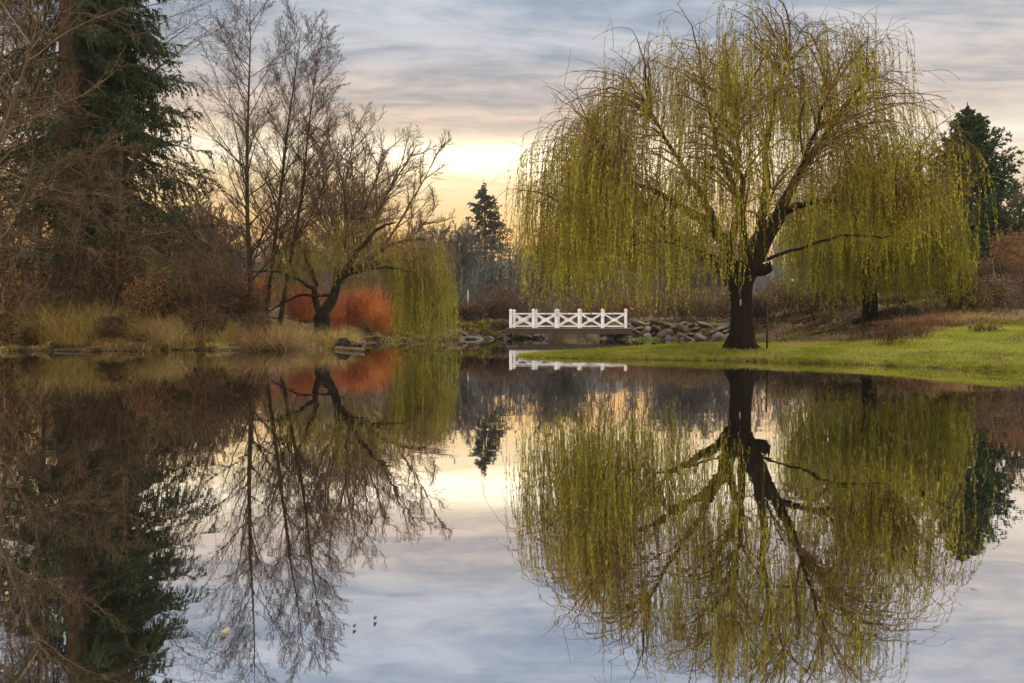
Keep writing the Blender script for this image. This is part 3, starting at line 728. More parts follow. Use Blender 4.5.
def left_willow():
    rng = np.random.default_rng(37)
    d = 36.5; k = 33 / F; root = thing('weeping_willow', G(322, d, -.1), 'leaning old willow on the left bank with forked trunk and green curtain near the water', 'tree')
    def p(px, py, dy=0): return ((px - 322) * k, dy, (322 - py) * k)
    trunk = [(-.1, 0, -.3, .42), (-.08, 0, .1, .36), (0, 0, .7, .33), (.0, 0, 1.0, .34), (.05, 0, 1.25, .26)]
    L = [([p(324, 292), p(333, 278), p(338, 262, .1), p(352, 250, .1), p(372, 243, 0), p(400, 240, -.2), p(425, 243, -.4)], .24, .04),
         ([p(320, 292), p(314, 278), p(316, 264), p(310, 248, .2), p(300, 230, .3), p(292, 205, .3)], .16, .035),
         ([p(336, 268), p(336, 248, .3), p(342, 225, .6), p(345, 200, .8)], .15, .03), ([p(340, 262), p(358, 235, -.4), p(380, 212, -.8), p(400, 205, -1)], .14, .03),
         ([p(330, 275), p(300, 276, -.4), p(280, 288, -.7), p(268, 296, -.9)], .07, .02), ([p(352, 250), p(385, 225, .8), p(415, 215, 1.4), p(430, 225, 1.6)], .12, .03),
         ([p(316, 270), p(298, 258, -.5), p(275, 252, -1), p(255, 256, -1.3)], .09, .025), ([p(335, 270), p(350, 258, -.9), p(385, 250, -1.6), p(420, 255, -1.9)], .1, .03)]
    T1 = ell(rng, 170, 3.6, 2.7, 3.2, .5); T1[:, 2] += 2.4; T1[:, 0] += 1.0
    T2 = np.stack([rng.uniform(3.0, 5.25, 150), rng.normal(0, 1.1, 150), rng.uniform(2.5, 4.2, 150)], -1)
    T = np.concatenate([T1, T2])
    def zlow(A, r):
        return np.where(A[:, 0] > 2.9, r.uniform(-.5, .5, len(A)), r.uniform(2.0, 3.6, len(A)))
    willow(rng, root, trunk, L, T, 8, 1750, zlow, 3.8, .11, 34, 'willow_leaf_bright', .014, leafiness=.9)
    root.scale = (36.5 / 33,) * 3
left_willow()

# ------------------------------------------------------------------ conifers
rng = np.random.default_rng(5)
root = thing('fir_tree', G(78, 36, -.2), 'huge dark old fir with ridged brown trunk and drooping boughs on the left bank', 'tree')
conifer(rng, root, 28, 1.0, 4.4, 6.2, 500, 30, 34, .19, .02, M['bark_fir'], M['fir_needle'], pitch=(22, -12), droop=-.6, hang=1.1, keepside=.62, shape=.9)
rng = np.random.default_rng(6)
root = thing('pine_tree', G(967, 61, -.6), 'dense dark green conifer rising behind the drooping willow on the right', 'tree')
conifer(rng, root, at(967, 100, 61)[2] - gz((967 - 512) / F * 61, 61) + .6, .35, .6, 4.3, 330, 15, 22, .26, .045, M['bark_dark'], M['pine_needle'], pitch=(24, -4), droop=.1, hang=.2, shape=.56)
rng = np.random.default_rng(7)
root = thing('spruce_tree', G(486, 128, -.5), 'tall narrow spruce standing above the far grey wood in the middle', 'tree')
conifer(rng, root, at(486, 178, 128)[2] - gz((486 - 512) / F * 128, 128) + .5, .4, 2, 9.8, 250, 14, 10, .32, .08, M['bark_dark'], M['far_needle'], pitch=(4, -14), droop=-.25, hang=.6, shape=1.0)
src = root
for i, (px, py, d, lab) in enumerate([(178, 345, 0, None)]): pass

# ------------------------------------------------------------------ bare trees
def bt(px, d, top, label, seed, name='bare_tree', lean=(0, 0, 1), r=None, mats=('bark_alder', 'twig_alder'), group=None, **kw):
    rng = np.random.default_rng(seed); d = LD(px, d); l = G(px, d, -.15); h = at(px, top, d)[2] - l[2]
    e = thing(name, l, label, 'tree', group)
    bare_tree(rng, e, h, r or h * .013, lean, M[mats[0]], M[mats[1]], **kw)
    return e
GA = 'bare alders on the left bank'
bt(252, 29.5, -8, 'tallest slim bare alder with a straight upright trunk on the left bank', 41, 'alder_tree', (.0, 0, 1), .13, group=GA, n1=58, n2=12, n3=8, n4=2, catkins=2, tw=.0048, start=.14, ang1=(38, 62), lf1=(.26, .40))
bt(264, 30.5, 18, 'bare alder leaning slightly right beside the straight tallest one', 42, 'alder_tree', (.115, .05, 1), .11, group=GA, n1=50, n2=12, n3=8, n4=2, catkins=2, tw=.0048, start=.2, ang1=(32, 55), lf1=(.24, .38))
bt(278, 31.0, 42, 'bare alder leaning furthest right with fine twigs over the round oak', 43, 'alder_tree', (.20, -.03, 1), .11, group=GA, n1=50, n2=12, n3=8, n4=2, catkins=2, tw=.0048, start=.2, ang1=(30, 55), lf1=(.24, .38))
bt(238, 28.5, 150, 'thin crooked bare sapling leaning left at the foot of the alders', 44, 'alder_tree', (-.35, -.1, 1), .06, n1=18, n2=7, n3=4, tw=.006, start=.25)
# broad bare oak behind
OK = ('bark_dark', 'twig_oak')
def oak(px, d, top, label, seed, w, mats=OK, tw=.0105):
    rng = np.random.default_rng(seed); l = G(px, d, -.2); h = at(px, top, d)[2] - l[2]
    root = thing('oak_tree', l, label, 'tree')
    r = h * .028; th = h * .16
    P = walk(rng, np.zeros((1, 3)), np.array([[0, 0, 1.]]), np.array([th]), 6, .1, .03)
    g = Geo(); g.tubes(P, taper([r], r * .85, 6), 10); g.build('trunk', M[mats[0]], root, True)
    n = 22; a = np.arange(n) / n * 6.283 * 2.6 + rng.normal(size=n) * .2; e = np.radians(rng.uniform(34, 86, n))
    dd = np.stack([np.cos(a) * np.cos(e), np.sin(a) * np.cos(e), np.sin(e)], -1)
    ln = (h - th) * (.78 + .22 * np.sin(e)) * rng.uniform(.85, 1.02, n); ln *= np.where(e < .9, w, 1)
    L1 = walk(rng, np.repeat(P[:, -1], n, 0), dd, ln, 12, .25, .06)
    g = Geo(); g.tubes(L1, taper(np.full(n, r * .34), tw * 1.6, 12), 6, rng.random(n))
    g.build('limbs', M[mats[0]], root, True)
    g = Geo(); rad = r * .12; P2, l2, _, _ = spawn(rng, L1, ln, 11, .22, 1, (25, 58), (.3, .5), 8, .25, .08, .5)
    g.tubes(P2, taper(np.full(len(P2), rad), tw * 1.2, 8), 4, rng.random(len(P2)))
    P3, l3, _, _ = spawn(rng, P2, l2, 9, .15, 1, (25, 60), (.3, .58), 6, .25, .08, .5)
    g.tubes(P3, taper(np.full(len(P3), tw * 1.7), tw, 6), 3, rng.random(len(P3)))
    g.build('branches', M[mats[1]], root)
    g = Geo(); P4, l4, _, _ = spawn(rng, P3, l3, 8, .15, 1, (25, 60), (.4, .75), 5, .2, .09, .4)
    g.tubes(P4, taper(np.full(len(P4), tw * .9), tw * .6, 5), 3, rng.random(len(P4)))
    g.build('crown', M[mats[1]], root)
    return root
oak(352, 60, 118, 'broad round bare oak behind the leaning willow on the left', 51, .92)
oak(199, 95, 200, 'small dark bare tree on the horizon, framed between the fir and the alders', 52, .9, ('twig_oak', 'twig_oak'), .03)
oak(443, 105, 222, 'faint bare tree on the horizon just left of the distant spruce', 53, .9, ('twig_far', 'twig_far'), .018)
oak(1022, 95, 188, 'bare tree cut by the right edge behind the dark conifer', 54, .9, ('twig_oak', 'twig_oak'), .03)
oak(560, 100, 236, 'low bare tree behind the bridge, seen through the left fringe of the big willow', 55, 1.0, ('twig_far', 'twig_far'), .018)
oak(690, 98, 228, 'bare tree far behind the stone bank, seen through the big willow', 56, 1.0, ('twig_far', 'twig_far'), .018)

# the tangle of twiggy trees round the fir
GT = 'twiggy bare trees in front of the old fir'
TB = ('twig_grey', 'twig_brown')
bt(-70, 25.5, -130, 'long limbed bare tree reaching in from the left edge over the fir', 61, 'bare_tree', (.42, .0, 1), .11, mats=('twig_brown', 'twig_brown'), group=GT, n1=34, n2=11, n3=7, n4=0, start=.15, tw=.008, ang1=(35, 75), lf1=(.3, .5), up1=.1, wob=.1)
bt(14, 27.5, -60, 'densely twigged bare tree left of the fir trunk', 62, 'bare_tree', (-.03, 0, 1), .12, mats=TB, group=GT, n1=46, n2=12, n3=8, start=.1, tw=.0075, ang1=(40, 85), lf1=(.28, .46), up1=0, catkins=1, wob=.13)
bt(66, 27.0, 135, 'brown bare tree with tangled twigs right in front of the fir trunk', 63, 'bare_tree', (.05, 0, 1), .1, mats=TB, group=GT, n1=44, n2=12, n3=8, start=.08, tw=.0075, ang1=(45, 90), lf1=(.32, .55), up1=-.2, catkins=1, wob=.13)
bt(112, 28.0, 150, 'low arching bare tree with drooping twigs right of the fir trunk', 64, 'bare_tree', (.1, 0, 1), .09, mats=TB, group=GT, n1=40, n2=12, n3=8, start=.08, tw=.0075, ang1=(45, 95), lf1=(.4, .65), up1=-.3, catkins=1, wob=.13)
bt(22, 25.8, 215, 'short pale twiggy tree low in front of the fir', 65, 'bare_tree', (-.1, 0, 1), .08, mats=('twig_grey', 'twig_grey'), group=GT, n1=36, n2=11, n3=7, start=.06, tw=.007, ang1=(45, 95), lf1=(.4, .7), up1=-.2, wob=.15)
bt(120, 33.5, -90, 'tall bare tree right behind the fir with fine twigs spreading toward the alders', 66, 'bare_tree', (.04, 0, 1), .16, mats=('bark_alder', 'twig_brown'), group=GT, n1=30, n2=11, n3=7, start=.55, tw=.007, ang1=(45, 75), lf1=(.34, .5), up1=-.1, catkins=1)

bt(-25, 29.5, -40, 'brown twiggy bare tree behind the rust bush at the left edge', 67, 'bare_tree', (.08, 0, 1), .12, mats=TB, group=GT, n1=46, n2=13, n3=9, start=.06, tw=.0085, ang1=(45, 90), lf1=(.3, .5), up1=-.2, catkins=1, wob=.13)

bt(14, 31.5, -120, 'tall brown twiggy bare tree behind the left edge trees', 81, 'bare_tree', (.05, 0, 1), .12, mats=TB, group=GT, n1=50, n2=13, n3=10, start=.12, tw=.0095, ang1=(40, 85), lf1=(.3, .48), up1=0, catkins=1, wob=.12)
bt(-50, 30.5, -100, 'brown bare tree spreading in over the left edge with fine twigs', 82, 'bare_tree', (.15, 0, 1), .13, mats=TB, group=GT, n1=50, n2=13, n3=10, start=.12, tw=.0095, ang1=(40, 85), lf1=(.3, .5), up1=0, catkins=1, wob=.12)
bt(46, 33, -60, 'brown twiggy bare tree immediately left of the fir trunk', 83, 'bare_tree', (-.02, 0, 1), .12, mats=TB, group=GT, n1=50, n2=13, n3=10, start=.15, tw=.0095, ang1=(40, 85), lf1=(.22, .38), up1=0, catkins=1, wob=.12)

# ------------------------------------------------------------------ far wood
def far_wood():
    rng = np.random.default_rng(71); g = Geo()
    n = 620; px = rng.uniform(90, 1180, n); d = rng.uniform(96, 150, n); x = (px - 512) / F * d
    z0 = height(x, d); top = 243 + 12 * (fbm(px, px * 0, .02, 3) - .5) + rng.normal(size=n) * 5 + np.where(px > 640, -6, 0) + np.where((px > 400) & (px < 560), 6, 0)
    h = np.maximum(3, (324 - top) / F * d + CAMZ - z0)
    B = np.stack([x, d, z0 - .3], -1)
    tr = walk(rng, B, np.array([[0, 0, 1.]]) + rng.normal(size=(n, 3)) * .06, h, 7, .1, .04)
    g.tubes(tr, taper(np.full(n, .12), .03, 7), 4, rng.random(n))
    a, la, _, _ = spawn(rng, tr, h, 13, .05, 1, (20, 55), (.22, .4), 6, .5, .1, .55)
    g.tubes(a, taper(np.full(len(a), .05), .02, 6), 3, rng.random(len(a)))
    b, lb, _, _ = spawn(rng, a, la, 7, .1, 1, (20, 60), (.3, .6), 4, .2, .12, .4)
    g.tubes(b, taper(np.full(len(b), .035), .018, 4), 3, rng.random(len(b)))
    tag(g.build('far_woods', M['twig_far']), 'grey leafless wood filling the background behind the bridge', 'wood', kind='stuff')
far_wood()

# ------------------------------------------------------------------ shrubs
def sh(px, d, hp, wp, label, ms, ml, seed, nst=26, ntw=10, nleaf=4, ls=.08, name='shrub', cat='shrub', group=None, sink=.1, **kw):
    d = LD(px, d); return shrub(name, G(px, d, -sink), label, cat, ms, ml, seed, hp / F * d, wp / F * d, nst, ntw, nleaf, ls, group, **kw)
sh(12, 25.6, 62, 75, 'rust coloured bush at the left edge of the bank', 'twig_brown', 'leaf_rust', 101, 40, 12, 5, .07)
sh(50, 27.2, 100, 110, 'brown twiggy thicket beneath the fir trunk', 'twig_brown', 'leaf_brown', 102, 60, 14, 2, .07, tw2=4)
sh(103, 27.4, 62, 70, 'dark maroon bush right of the olive grass tufts under the fir', 'twig_brown', 'leaf_maroon', 103, 40, 12, 6, .07)
sh(132, 30, 92, 92, 'orange brown leafy bush in front of the fir boughs', 'twig_brown', 'leaf_rust', 104, 50, 13, 5, .085)
sh(170, 29.2, 58, 74, 'moss green bush below the lowest fir boughs', 'twig_brown', 'leaf_moss', 105, 44, 12, 6, .07)
sh(160, 27.8, 44, 70, 'brown low bush in front of the moss green one', 'twig_brown', 'leaf_brown', 106, 40, 12, 5, .07)
sh(212, 28.0, 66, 90, 'large dark maroon bush left of the alders', 'twig_brown', 'leaf_maroon', 107, 60, 13, 6, .075)
sh(184, 30, 66, 80, 'reddish brown leafless bush behind the large maroon one', 'twig_brown', 'leaf_rust', 108, 50, 13, 2, .07)
sh(246, 28.4, 46, 50, 'dark bush at the foot of the alder trunks', 'twig_brown', 'leaf_maroon', 109, 36, 12, 5, .07)
sh(140, 36, 84, 90, 'brown brush behind the fir and alders', 'twig_brown', 'leaf_maroon', 111, 50, 13, 2, .1)
sh(-40, 26, 120, 120, 'tall brown brush beyond the left edge of the picture', 'twig_brown', 'leaf_brown', 112, 60, 13, 2, .08)
for i, (px, d, hp, wp, ml, lab) in enumerate([
    (78, 26.6, 34, 36, 'leaf_maroon', 'dark gap filling bush between two olive tussocks'), (114, 25.6, 26, 34, 'leaf_maroon', 'low dark bush near the waterline below the fir'), (20, 24.9, 24, 50, 'leaf_brown', 'low brown brush at the waterline below the rust bush'),
    (206, 26.2, 30, 44, 'leaf_maroon', 'low maroon bush in front of the large maroon one'), (254, 26.4, 26, 34, 'leaf_maroon', 'small dark bush left of the largest tan tussock'),
    (150, 27.3, 52, 56, 'leaf_rust', 'rusty leafy bush left of the moss green one'), (110, 28.6, 76, 60, 'leaf_rust', 'rust coloured bush against the fir trunk'), (-8, 26.4, 70, 60, 'leaf_rust', 'rust brown bush cut by the left border')]):
    sh(px, d, hp, wp, lab, 'twig_brown', ml, 180 + i, 40, 12, 6, .07)
GR = 'red stemmed dogwoods on the left bank'
sh(350, 47, 40, 54, 'tallest scarlet stemmed dogwood right of the willow trunk', 'dogwood', 'dogwood', 121, 150, 7, 0, r0=.012, lean=1.1, tw2=2, group=GR, name='dogwood', up=.6)
sh(386, 46.5, 38, 46, 'orange red dogwood next to the hanging green curtain', 'dogwood_orange', 'dogwood', 122, 140, 7, 0, r0=.012, lean=1.0, tw2=2, group=GR, name='dogwood', up=.6)
sh(370, 49, 40, 50, 'orange tipped dogwood behind two redder ones', 'dogwood_orange', 'dogwood', 123, 140, 7, 0, r0=.012, lean=1.0, tw2=2, group=GR, name='dogwood', up=.6)
sh(302, 45, 42, 56, 'red dogwood seen between the alders and the willow trunk', 'dogwood', 'dogwood', 124, 140, 7, 0, r0=.012, lean=1.1, tw2=2, group=GR, name='dogwood', up=.6)
sh(258, 43, 42, 44, 'orange dogwood glimpsed behind the alder trunks', 'dogwood_orange', 'dogwood', 125, 120, 7, 0, r0=.012, lean=1.1, tw2=2, group=GR, name='dogwood', up=.6)
sh(330, 43, 30, 40, 'low red dogwood at the willow foot', 'dogwood', 'dogwood', 126, 110, 7, 0, r0=.013, lean=.6, tw2=1, group=GR, name='dogwood', up=.6)
sh(408, 49, 36, 40, 'dull red dogwood half hidden by the hanging curtain', 'dogwood', 'leaf_rust', 127, 90, 7, 0, r0=.013, lean=.6, tw2=1, group=GR, name='dogwood', up=.6)
sh(372, 54, 66, 84, 'mauve grey leafless bush behind the red dogwoods', 'twig_mauve', 'leaf_rust', 128, 80, 13, 0, r0=.016)
sh(300, 50, 70, 90, 'purplish leafless bush behind the alders', 'twig_mauve', 'leaf_rust', 129, 80, 13, 0, r0=.016)
sh(425, 52, 52, 70, 'mauve brown bush behind the hanging green curtain', 'twig_mauve', 'leaf_rust', 130, 70, 13, 0, r0=.016)
sh(543, 50.6, 13, 20, 'little crimson stemmed bush at the water under the bridge', 'dogwood', 'dogwood', 131, 50, 5, 0, r0=.012, tw2=1, name='dogwood', sink=.35)
GB = 'brown shrubs behind the bridge'
for i, (px, d, hp, wp, ms, ml, lab) in enumerate([
    (464, 60, 20, 44, 'twig_brown', 'leaf_yellow', 'ochre yellow bush left of the bridge'),
    (494, 55.5, 24, 46, 'twig_brown', 'leaf_maroon', 'low dark brown bush just left of the bridge'),
    (468, 53.5, 20, 50, 'twig_mauve', 'leaf_maroon', 'lowest purple brown bush on the bank left of the bridge'),
    (512, 66, 36, 56, 'twig_mauve', 'leaf_maroon', 'taller mauve brown bush behind the left end of the bridge'),
    (548, 70, 34, 60, 'twig_brown', 'leaf_dull', 'brown bush behind the left half of the bridge'),
    (590, 66, 36, 60, 'twig_brown', 'leaf_dull', 'brown bush behind the middle of the bridge'),
    (632, 62, 34, 60, 'twig_brown', 'leaf_rust', 'rusty bush behind the right end of the bridge'),
    (672, 56, 34, 62, 'twig_brown', 'leaf_brown', 'brown bush above the left part of the stone bank'),
    (712, 53, 32, 60, 'twig_brown', 'leaf_dull', 'dull brown bush above the right part of the stone bank'),
    (752, 47, 30, 60, 'twig_brown', 'leaf_maroon', 'dark bush directly behind the big willow trunk'),
    (797, 44.5, 36, 66, 'twig_brown', 'leaf_brown', 'dark brown bush between the two willow trunks'),
    (842, 42, 40, 66, 'twig_brown', 'leaf_maroon', 'dark bush behind the low broad right willow'),
    (902, 40, 48, 70, 'twig_grey', 'leaf_dull', 'brown bush behind the right side of the low broad willow')]):
    sh(px, d, hp, wp, lab, ms, ml, 140 + i, 50, 12, 4, .11, group=GB, r0=.014)
GH = 'winter shrubs on the right slope'
for i, (px, d, hp, wp, ms, ml, nl, lab) in enumerate([
    (1018, 46, 46, 62, 'twig_brown', 'leaf_rust', 6, 'orange brown rounded bush at the right edge below the conifer'),
    (962, 44, 34, 50, 'twig_grey', 'leaf_brown', 1, 'pale grey brush under the dark conifer'),
    (990, 40, 40, 60, 'twig_brown', 'leaf_maroon', 5, 'dark bush under the orange brown one'),
    (1012, 35, 36, 60, 'twig_mauve', 'leaf_maroon', 1, 'grey mauve twiggy bush at the right edge above the lawn'),
    (985, 33, 34, 50, 'twig_grey', 'leaf_brown', 2, 'silvery twiggy bush on the slope left of the mauve one'),
    (955, 34, 42, 44, 'twig_brown', 'leaf_maroon', 4, 'dark stemmed bush at the right side of the low broad willow'),
    (968, 31, 24, 44, 'twig_brown', 'leaf_brown', 5, 'olive brown low bush above the reddish grass'),
    (1040, 38, 60, 70, 'twig_brown', 'leaf_rust', 3, 'brown bush at the right border above the lawn')]):
    sh(px, d, hp, wp, lab, ms, ml, 160 + i, 50, 12, nl, .08, group=GH)

# ------------------------------------------------------------------ grass clumps
GC = 'dry grass tussocks on the left bank'
for i, (px, d, hp, wp, mat, n, lab) in enumerate([
    (271, 24.6, 44, 50, 'grass_straw', 2400, 'largest round tan grass tussock overhanging the water below the alders'),
    (334, 26.6, 28, 34, 'grass_olive', 700, 'olive grass tussock below the leaning willow'),
    (316, 26.2, 22, 30, 'grass_tan', 500, 'small straw tussock left of the olive one'),
    (62, 25.6, 54, 70, 'grass_olive', 1500, 'tall olive tan tussock at the left part of the bank'),
    (94, 26.0, 46, 56, 'grass_olive', 1200, 'greenish tussock beside the dark bush under the fir'),
    (40, 26.2, 44, 50, 'grass_tan', 900, 'straw tussock beside the rust bush at the left edge'),
    (160, 26.2, 34, 60, 'grass_tan', 1200, 'straw tussock below the brown low bush'),
    (188, 26.4, 32, 56, 'grass_tan', 1200, 'pale straw tussock below the large maroon bush'),
    (134, 26.0, 26, 50, 'grass_olive', 900, 'low green tan tussock left of the straw ones'),
    (222, 26.2, 22, 44, 'grass_olive', 700, 'low green tussock at the foot of the maroon bush'),
    (240, 27.0, 26, 36, 'grass_olive', 600, 'green tussock left of the alder trunks'),
    (294, 27.5, 26, 40, 'grass_olive', 700, 'green tussock behind the largest tan one'),
    (112, 26.8, 40, 44, 'grass_tan', 900, 'straw tussock between the dark low bush and the rusty one'), (176, 25.6, 30, 60, 'grass_tan', 1300, 'widest pale straw tussock close to the waterline'),
    (78, 25.0, 30, 50, 'grass_olive', 900, 'low olive tussock overhanging the dark log'), (204, 27.4, 36, 44, 'grass_straw', 800, 'brownish straw tussock against the large maroon bush'), (8, 25.0, 26, 44, 'grass_straw', 700, 'brown straw tussock cut by the left border'),
    (350, 30.0, 16, 36, 'grass_olive', 500, 'short green tussock at the water right of the leaning willow')]):
    d = LD(px, d); tussock('grass_tussock', G(px, d, {272: .32, 334: .3}.get(px, 0)), lab, mat, 200 + i, hp / F * d, wp / F * d, n, group=GC)
GD = 'reddish dry grass on the right slope'
for i, (px, d, hp, wp, mat, lab) in enumerate([
    (945, 27.0, 22, 40, 'grass_red', 'tallest reddish dry grass clump above the lawn'), (922, 27.5, 18, 44, 'grass_red', 'reddish dry grass clump beneath the low broad willow'),
    (965, 28.0, 18, 40, 'grass_tan', 'pale dry grass clump right of the reddish ones'), (900, 28.5, 13, 44, 'grass_red', 'low pinkish grass clump left of the reddish ones'),
    (990, 28.5, 15, 44, 'grass_tan', 'straw clump at the top of the bright lawn'), (938, 25.5, 10, 50, 'grass_tan', 'short straw clump at the lawn edge')]):
    tussock('grass_clump', G(px, d), lab, mat, 220 + i, hp / F * d, wp / F * d, 800, group=GD)
GM = 'yellow green moss mounds by the stone bank'
for i, (px, d, lab) in enumerate([(630, 48.6, 'left yellow green mossy mound at the water by the bridge end'), (648, 48.2, 'right yellow green mossy mound at the water by the bridge end')]):
    tussock('moss_mound', G(px, d), lab, 'leaf_moss', 230 + i, .5, 1.2, 500, 'moss mound', GM, (.5, 1.3), .05)

# brown dead flower stalks on the lawn
def stalks(name, loc, label, seed, h, w, n):
    rng = np.random.default_rng(seed); g = Geo()
    b = np.stack([rng.normal(size=n) * w * .3, rng.normal(size=n) * w * .16, np.full(n, -.03)], -1)
    P = walk(rng, b, np.array([[0, 0, 1.]]) + rng.normal(size=(n, 3)) * .16, h * rng.uniform(.45, 1.1, n), 6, .2, .07)
    g.tubes(P, taper(np.full(n, .006), .004, 6), 3, rng.random(n))
    t, lt, _, _ = spawn(rng, P, np.full(n, h), 4, .3, 1, (25, 60), (.15, .35), 4, .2, .1, .3)
    g.tubes(t, taper(np.full(len(t), .004), .003, 4), 3, rng.random(len(t)))
    C, T = along(t, 3, rng, .3, 1); rand_leaves(rng, g, C, T * .3 - np.array([0, 0, .3]), .05, .014, .8, rng.random(len(C)))
    tag(g.build(name, M['stalk']), label, 'dead plant').location = loc
stalks('dead_stalks', G(893, 21.4), 'thicket of dark brown dead flower stalks standing on the bright lawn', 241, .55, .9, 70)
stalks('dead_stalks', G(915, 22.2), 'smaller sparse brown stalks right of the dark thicket on the lawn', 242, .4, .7, 30)
stalks('dead_stalks', G(985, 22.6), 'few low dry stalks on the lawn near the right edge', 243, .26, .7, 44)

# ------------------------------------------------------------------ ground cover
def lawn_grass():
    rng = np.random.default_rng(301); n = 150000
    x = rng.uniform(.0, 19, n); y = 14.5 + (34 - 14.5) * rng.random(n) ** 1.4
    keep = rng.random(n) < lawn_mask(x, y) * .98 * (np.abs(x / y) < .8); x = x[keep]; y = y[keep]; s = shore(x, y)
    ok = s > -.02; x, y, s = x[ok], y[ok], s[ok]
    z = height(x, y); n = len(x); g = Geo(); c = fbm(x, y, 1.3, 61)
    h = (.035 + .05 * rng.random(n)) * (1 + .9 * (s < .5) * c) * (y / 18)
    wet = np.clip(1 - s / .5, 0, 1)
    tint = np.clip(.46 + 1.5 * (fbm(x, y, .6, 41) - .45) + rng.normal(size=n) * .16 + .25 * wet * rng.random(n) + .18 * ((x > 6) & (y > 19) & (x < 11)), 0, 1)
    blades(rng, g, np.stack([x, y, z - .01], -1), h, rng.uniform(.1, .8, n), .012 * (y / 18), tint, 3)
    tag(g.build('lawn_grass', M['grass_lawn']), 'short bright green grass of the spit and right lawn', 'grass', kind='stuff')
lawn_grass()
def tufts(name, mat, label, seed, nt, per, pxr, yr, cond, hr, bw, lean, tintf):
    rng = np.random.default_rng(seed)
    px = rng.uniform(*pxr, nt); y = yr[0] + (yr[1] - yr[0]) * rng.random(nt) ** yr[2]; x = (px - 512) / F * y
    s = shore(x, y); keep = cond(x, y, s, rng); x, y, s = x[keep], y[keep], s[keep]; n = len(x)
    th = rng.uniform(*hr, n) * (.68 + .32 * np.clip(s / 1.2, 0, 1)) * (.5 + fbm(x, y, .6, 77)); tt = np.clip(tintf(x, y, rng), 0, 1)
    a = rng.random((n, per)) * 6.283; r = np.sqrt(rng.random((n, per))) * th[:, None] * .45
    bx = x[:, None] + np.cos(a) * r; by = y[:, None] + np.sin(a) * r
    bz = height(bx, by) - .03; ok = (shore(bx, by) > -.04).ravel()
    h = (th[:, None] * rng.uniform(.5, 1.1, (n, per))).ravel()
    tint = np.clip(tt[:, None] + rng.normal(size=(n, per)) * .17, 0, 1).ravel()
    B = np.stack([bx, by, bz], -1).reshape(-1, 3)[ok]; g = Geo()
    blades(rng, g, B, h[ok], rng.uniform(*lean, ok.sum()), bw * (y.repeat(per)[ok] / 25), tint[ok], 4, 1.0, (a + rng.normal(size=a.shape) * .8).ravel()[ok])
    tag(g.build(name, M[mat]), label, 'grass', kind='stuff')
def bank_grass():
    near = lambda s: (s > -.04) & (s < 11)
    tufts('bank_grass', 'grass_olive', 'olive and tan dry grass covering the left bank', 302, 5200, 38, (-90, 425), (27.2, 52, 2.6),
          lambda x, y, s, r: near(s) & (r.random(len(x)) < np.clip((fbm(x, y, .6, 44) - .41) * 9, .08, 1)), (.12, .5), .022, (.3, 1.7),
          lambda x, y, r: .45 + 2.4 * (fbm(x, y, .55, 47) - .5) + r.normal(size=len(x)) * .25)
    tufts('straw_grass', 'grass_tan', 'straw coloured dead grass on the left bank', 307, 4200, 34, (-90, 380), (27.2, 44, 2.6),
          lambda x, y, s, r: near(s) & (r.random(len(x)) < np.clip((fbm(x, y, .6, 91) - .47) * 9, .02, 1)), (.12, .4), .022, (.4, 2.0),
          lambda x, y, r: .5 + 2.4 * (fbm(x, y, .5, 93) - .5) + r.normal(size=len(x)) * .25)
    tufts('bank_litter', 'stalk', 'dark brown dead stems and mud litter along the left waterline', 308, 2600, 22, (-90, 425), (27.2, 50, 2.8),
          lambda x, y, s, r: (s > .0) & (s < 4) & (r.random(len(x)) < np.clip((fbm(x, y, .7, 97) - .44) * 9, .04, 1)), (.08, .34), .02, (.5, 2.4),
          lambda x, y, r: .4 + r.normal(size=len(x)) * .3)
bank_grass()
tufts('edge_grass', 'grass_lawn', 'longer olive grass along the water edge of the lawn', 305, 60000, 14, (515, 1100), (14.5, 25, 1.0),
      lambda x, y, s, r: (s > -.02) & (s < .55) & (r.random(len(x)) < np.clip((fbm(x, y, 1.2, 54) - .42) * 6, .04, .8)), (.07, .24), .014, (.3, 1.5),
      lambda x, y, r: .75 + 1.2 * (fbm(x, y, .9, 57) - .5) + r.normal(size=len(x)) * .25)
tufts('shore_grass', 'grass_lawn', 'green and olive grass along the far shore between the leaning willow and the bridge', 309, 5000, 16, (370, 545), (41, 56, 1.0),
      lambda x, y, s, r: (s > .05) & (s < 4) & (r.random(len(x)) < np.clip((fbm(x, y, .5, 64) - .42) * 8, .05, 1)), (.14, .5), .035, (.3, 1.5),
      lambda x, y, r: .25 + 1.2 * (fbm(x, y, .5, 67) - .5) + r.normal(size=len(x)) * .22)
tufts('shore_litter', 'stalk', 'brown dead stems along the far shore by the bridge', 310, 5000, 14, (370, 560), (41, 58, 1.0),
      lambda x, y, s, r: (s > .02) & (s < 6) & (r.random(len(x)) < np.clip((fbm(x, y, .6, 74) - .44) * 8, .05, 1)), (.14, .5), .035, (.4, 1.8),
      lambda x, y, r: .5 + r.normal(size=len(x)) * .25)
tufts('slope_tufts', 'grass_brown', 'brown and olive dry growth on the slope between the willows', 311, 9000, 16, (640, 1000), (29, 56, 1.0),
      lambda x, y, s, r: (s > .2) & (lawn_mask(x, y) < .4) & (r.random(len(x)) < np.clip((fbm(x, y, .45, 84) - .42) * 8, .08, 1)), (.12, .5), .03, (.3, 1.8),
      lambda x, y, r: .5 + 2.0 * (fbm(x, y, .35, 87) - .5) + r.normal(size=len(x)) * .22)
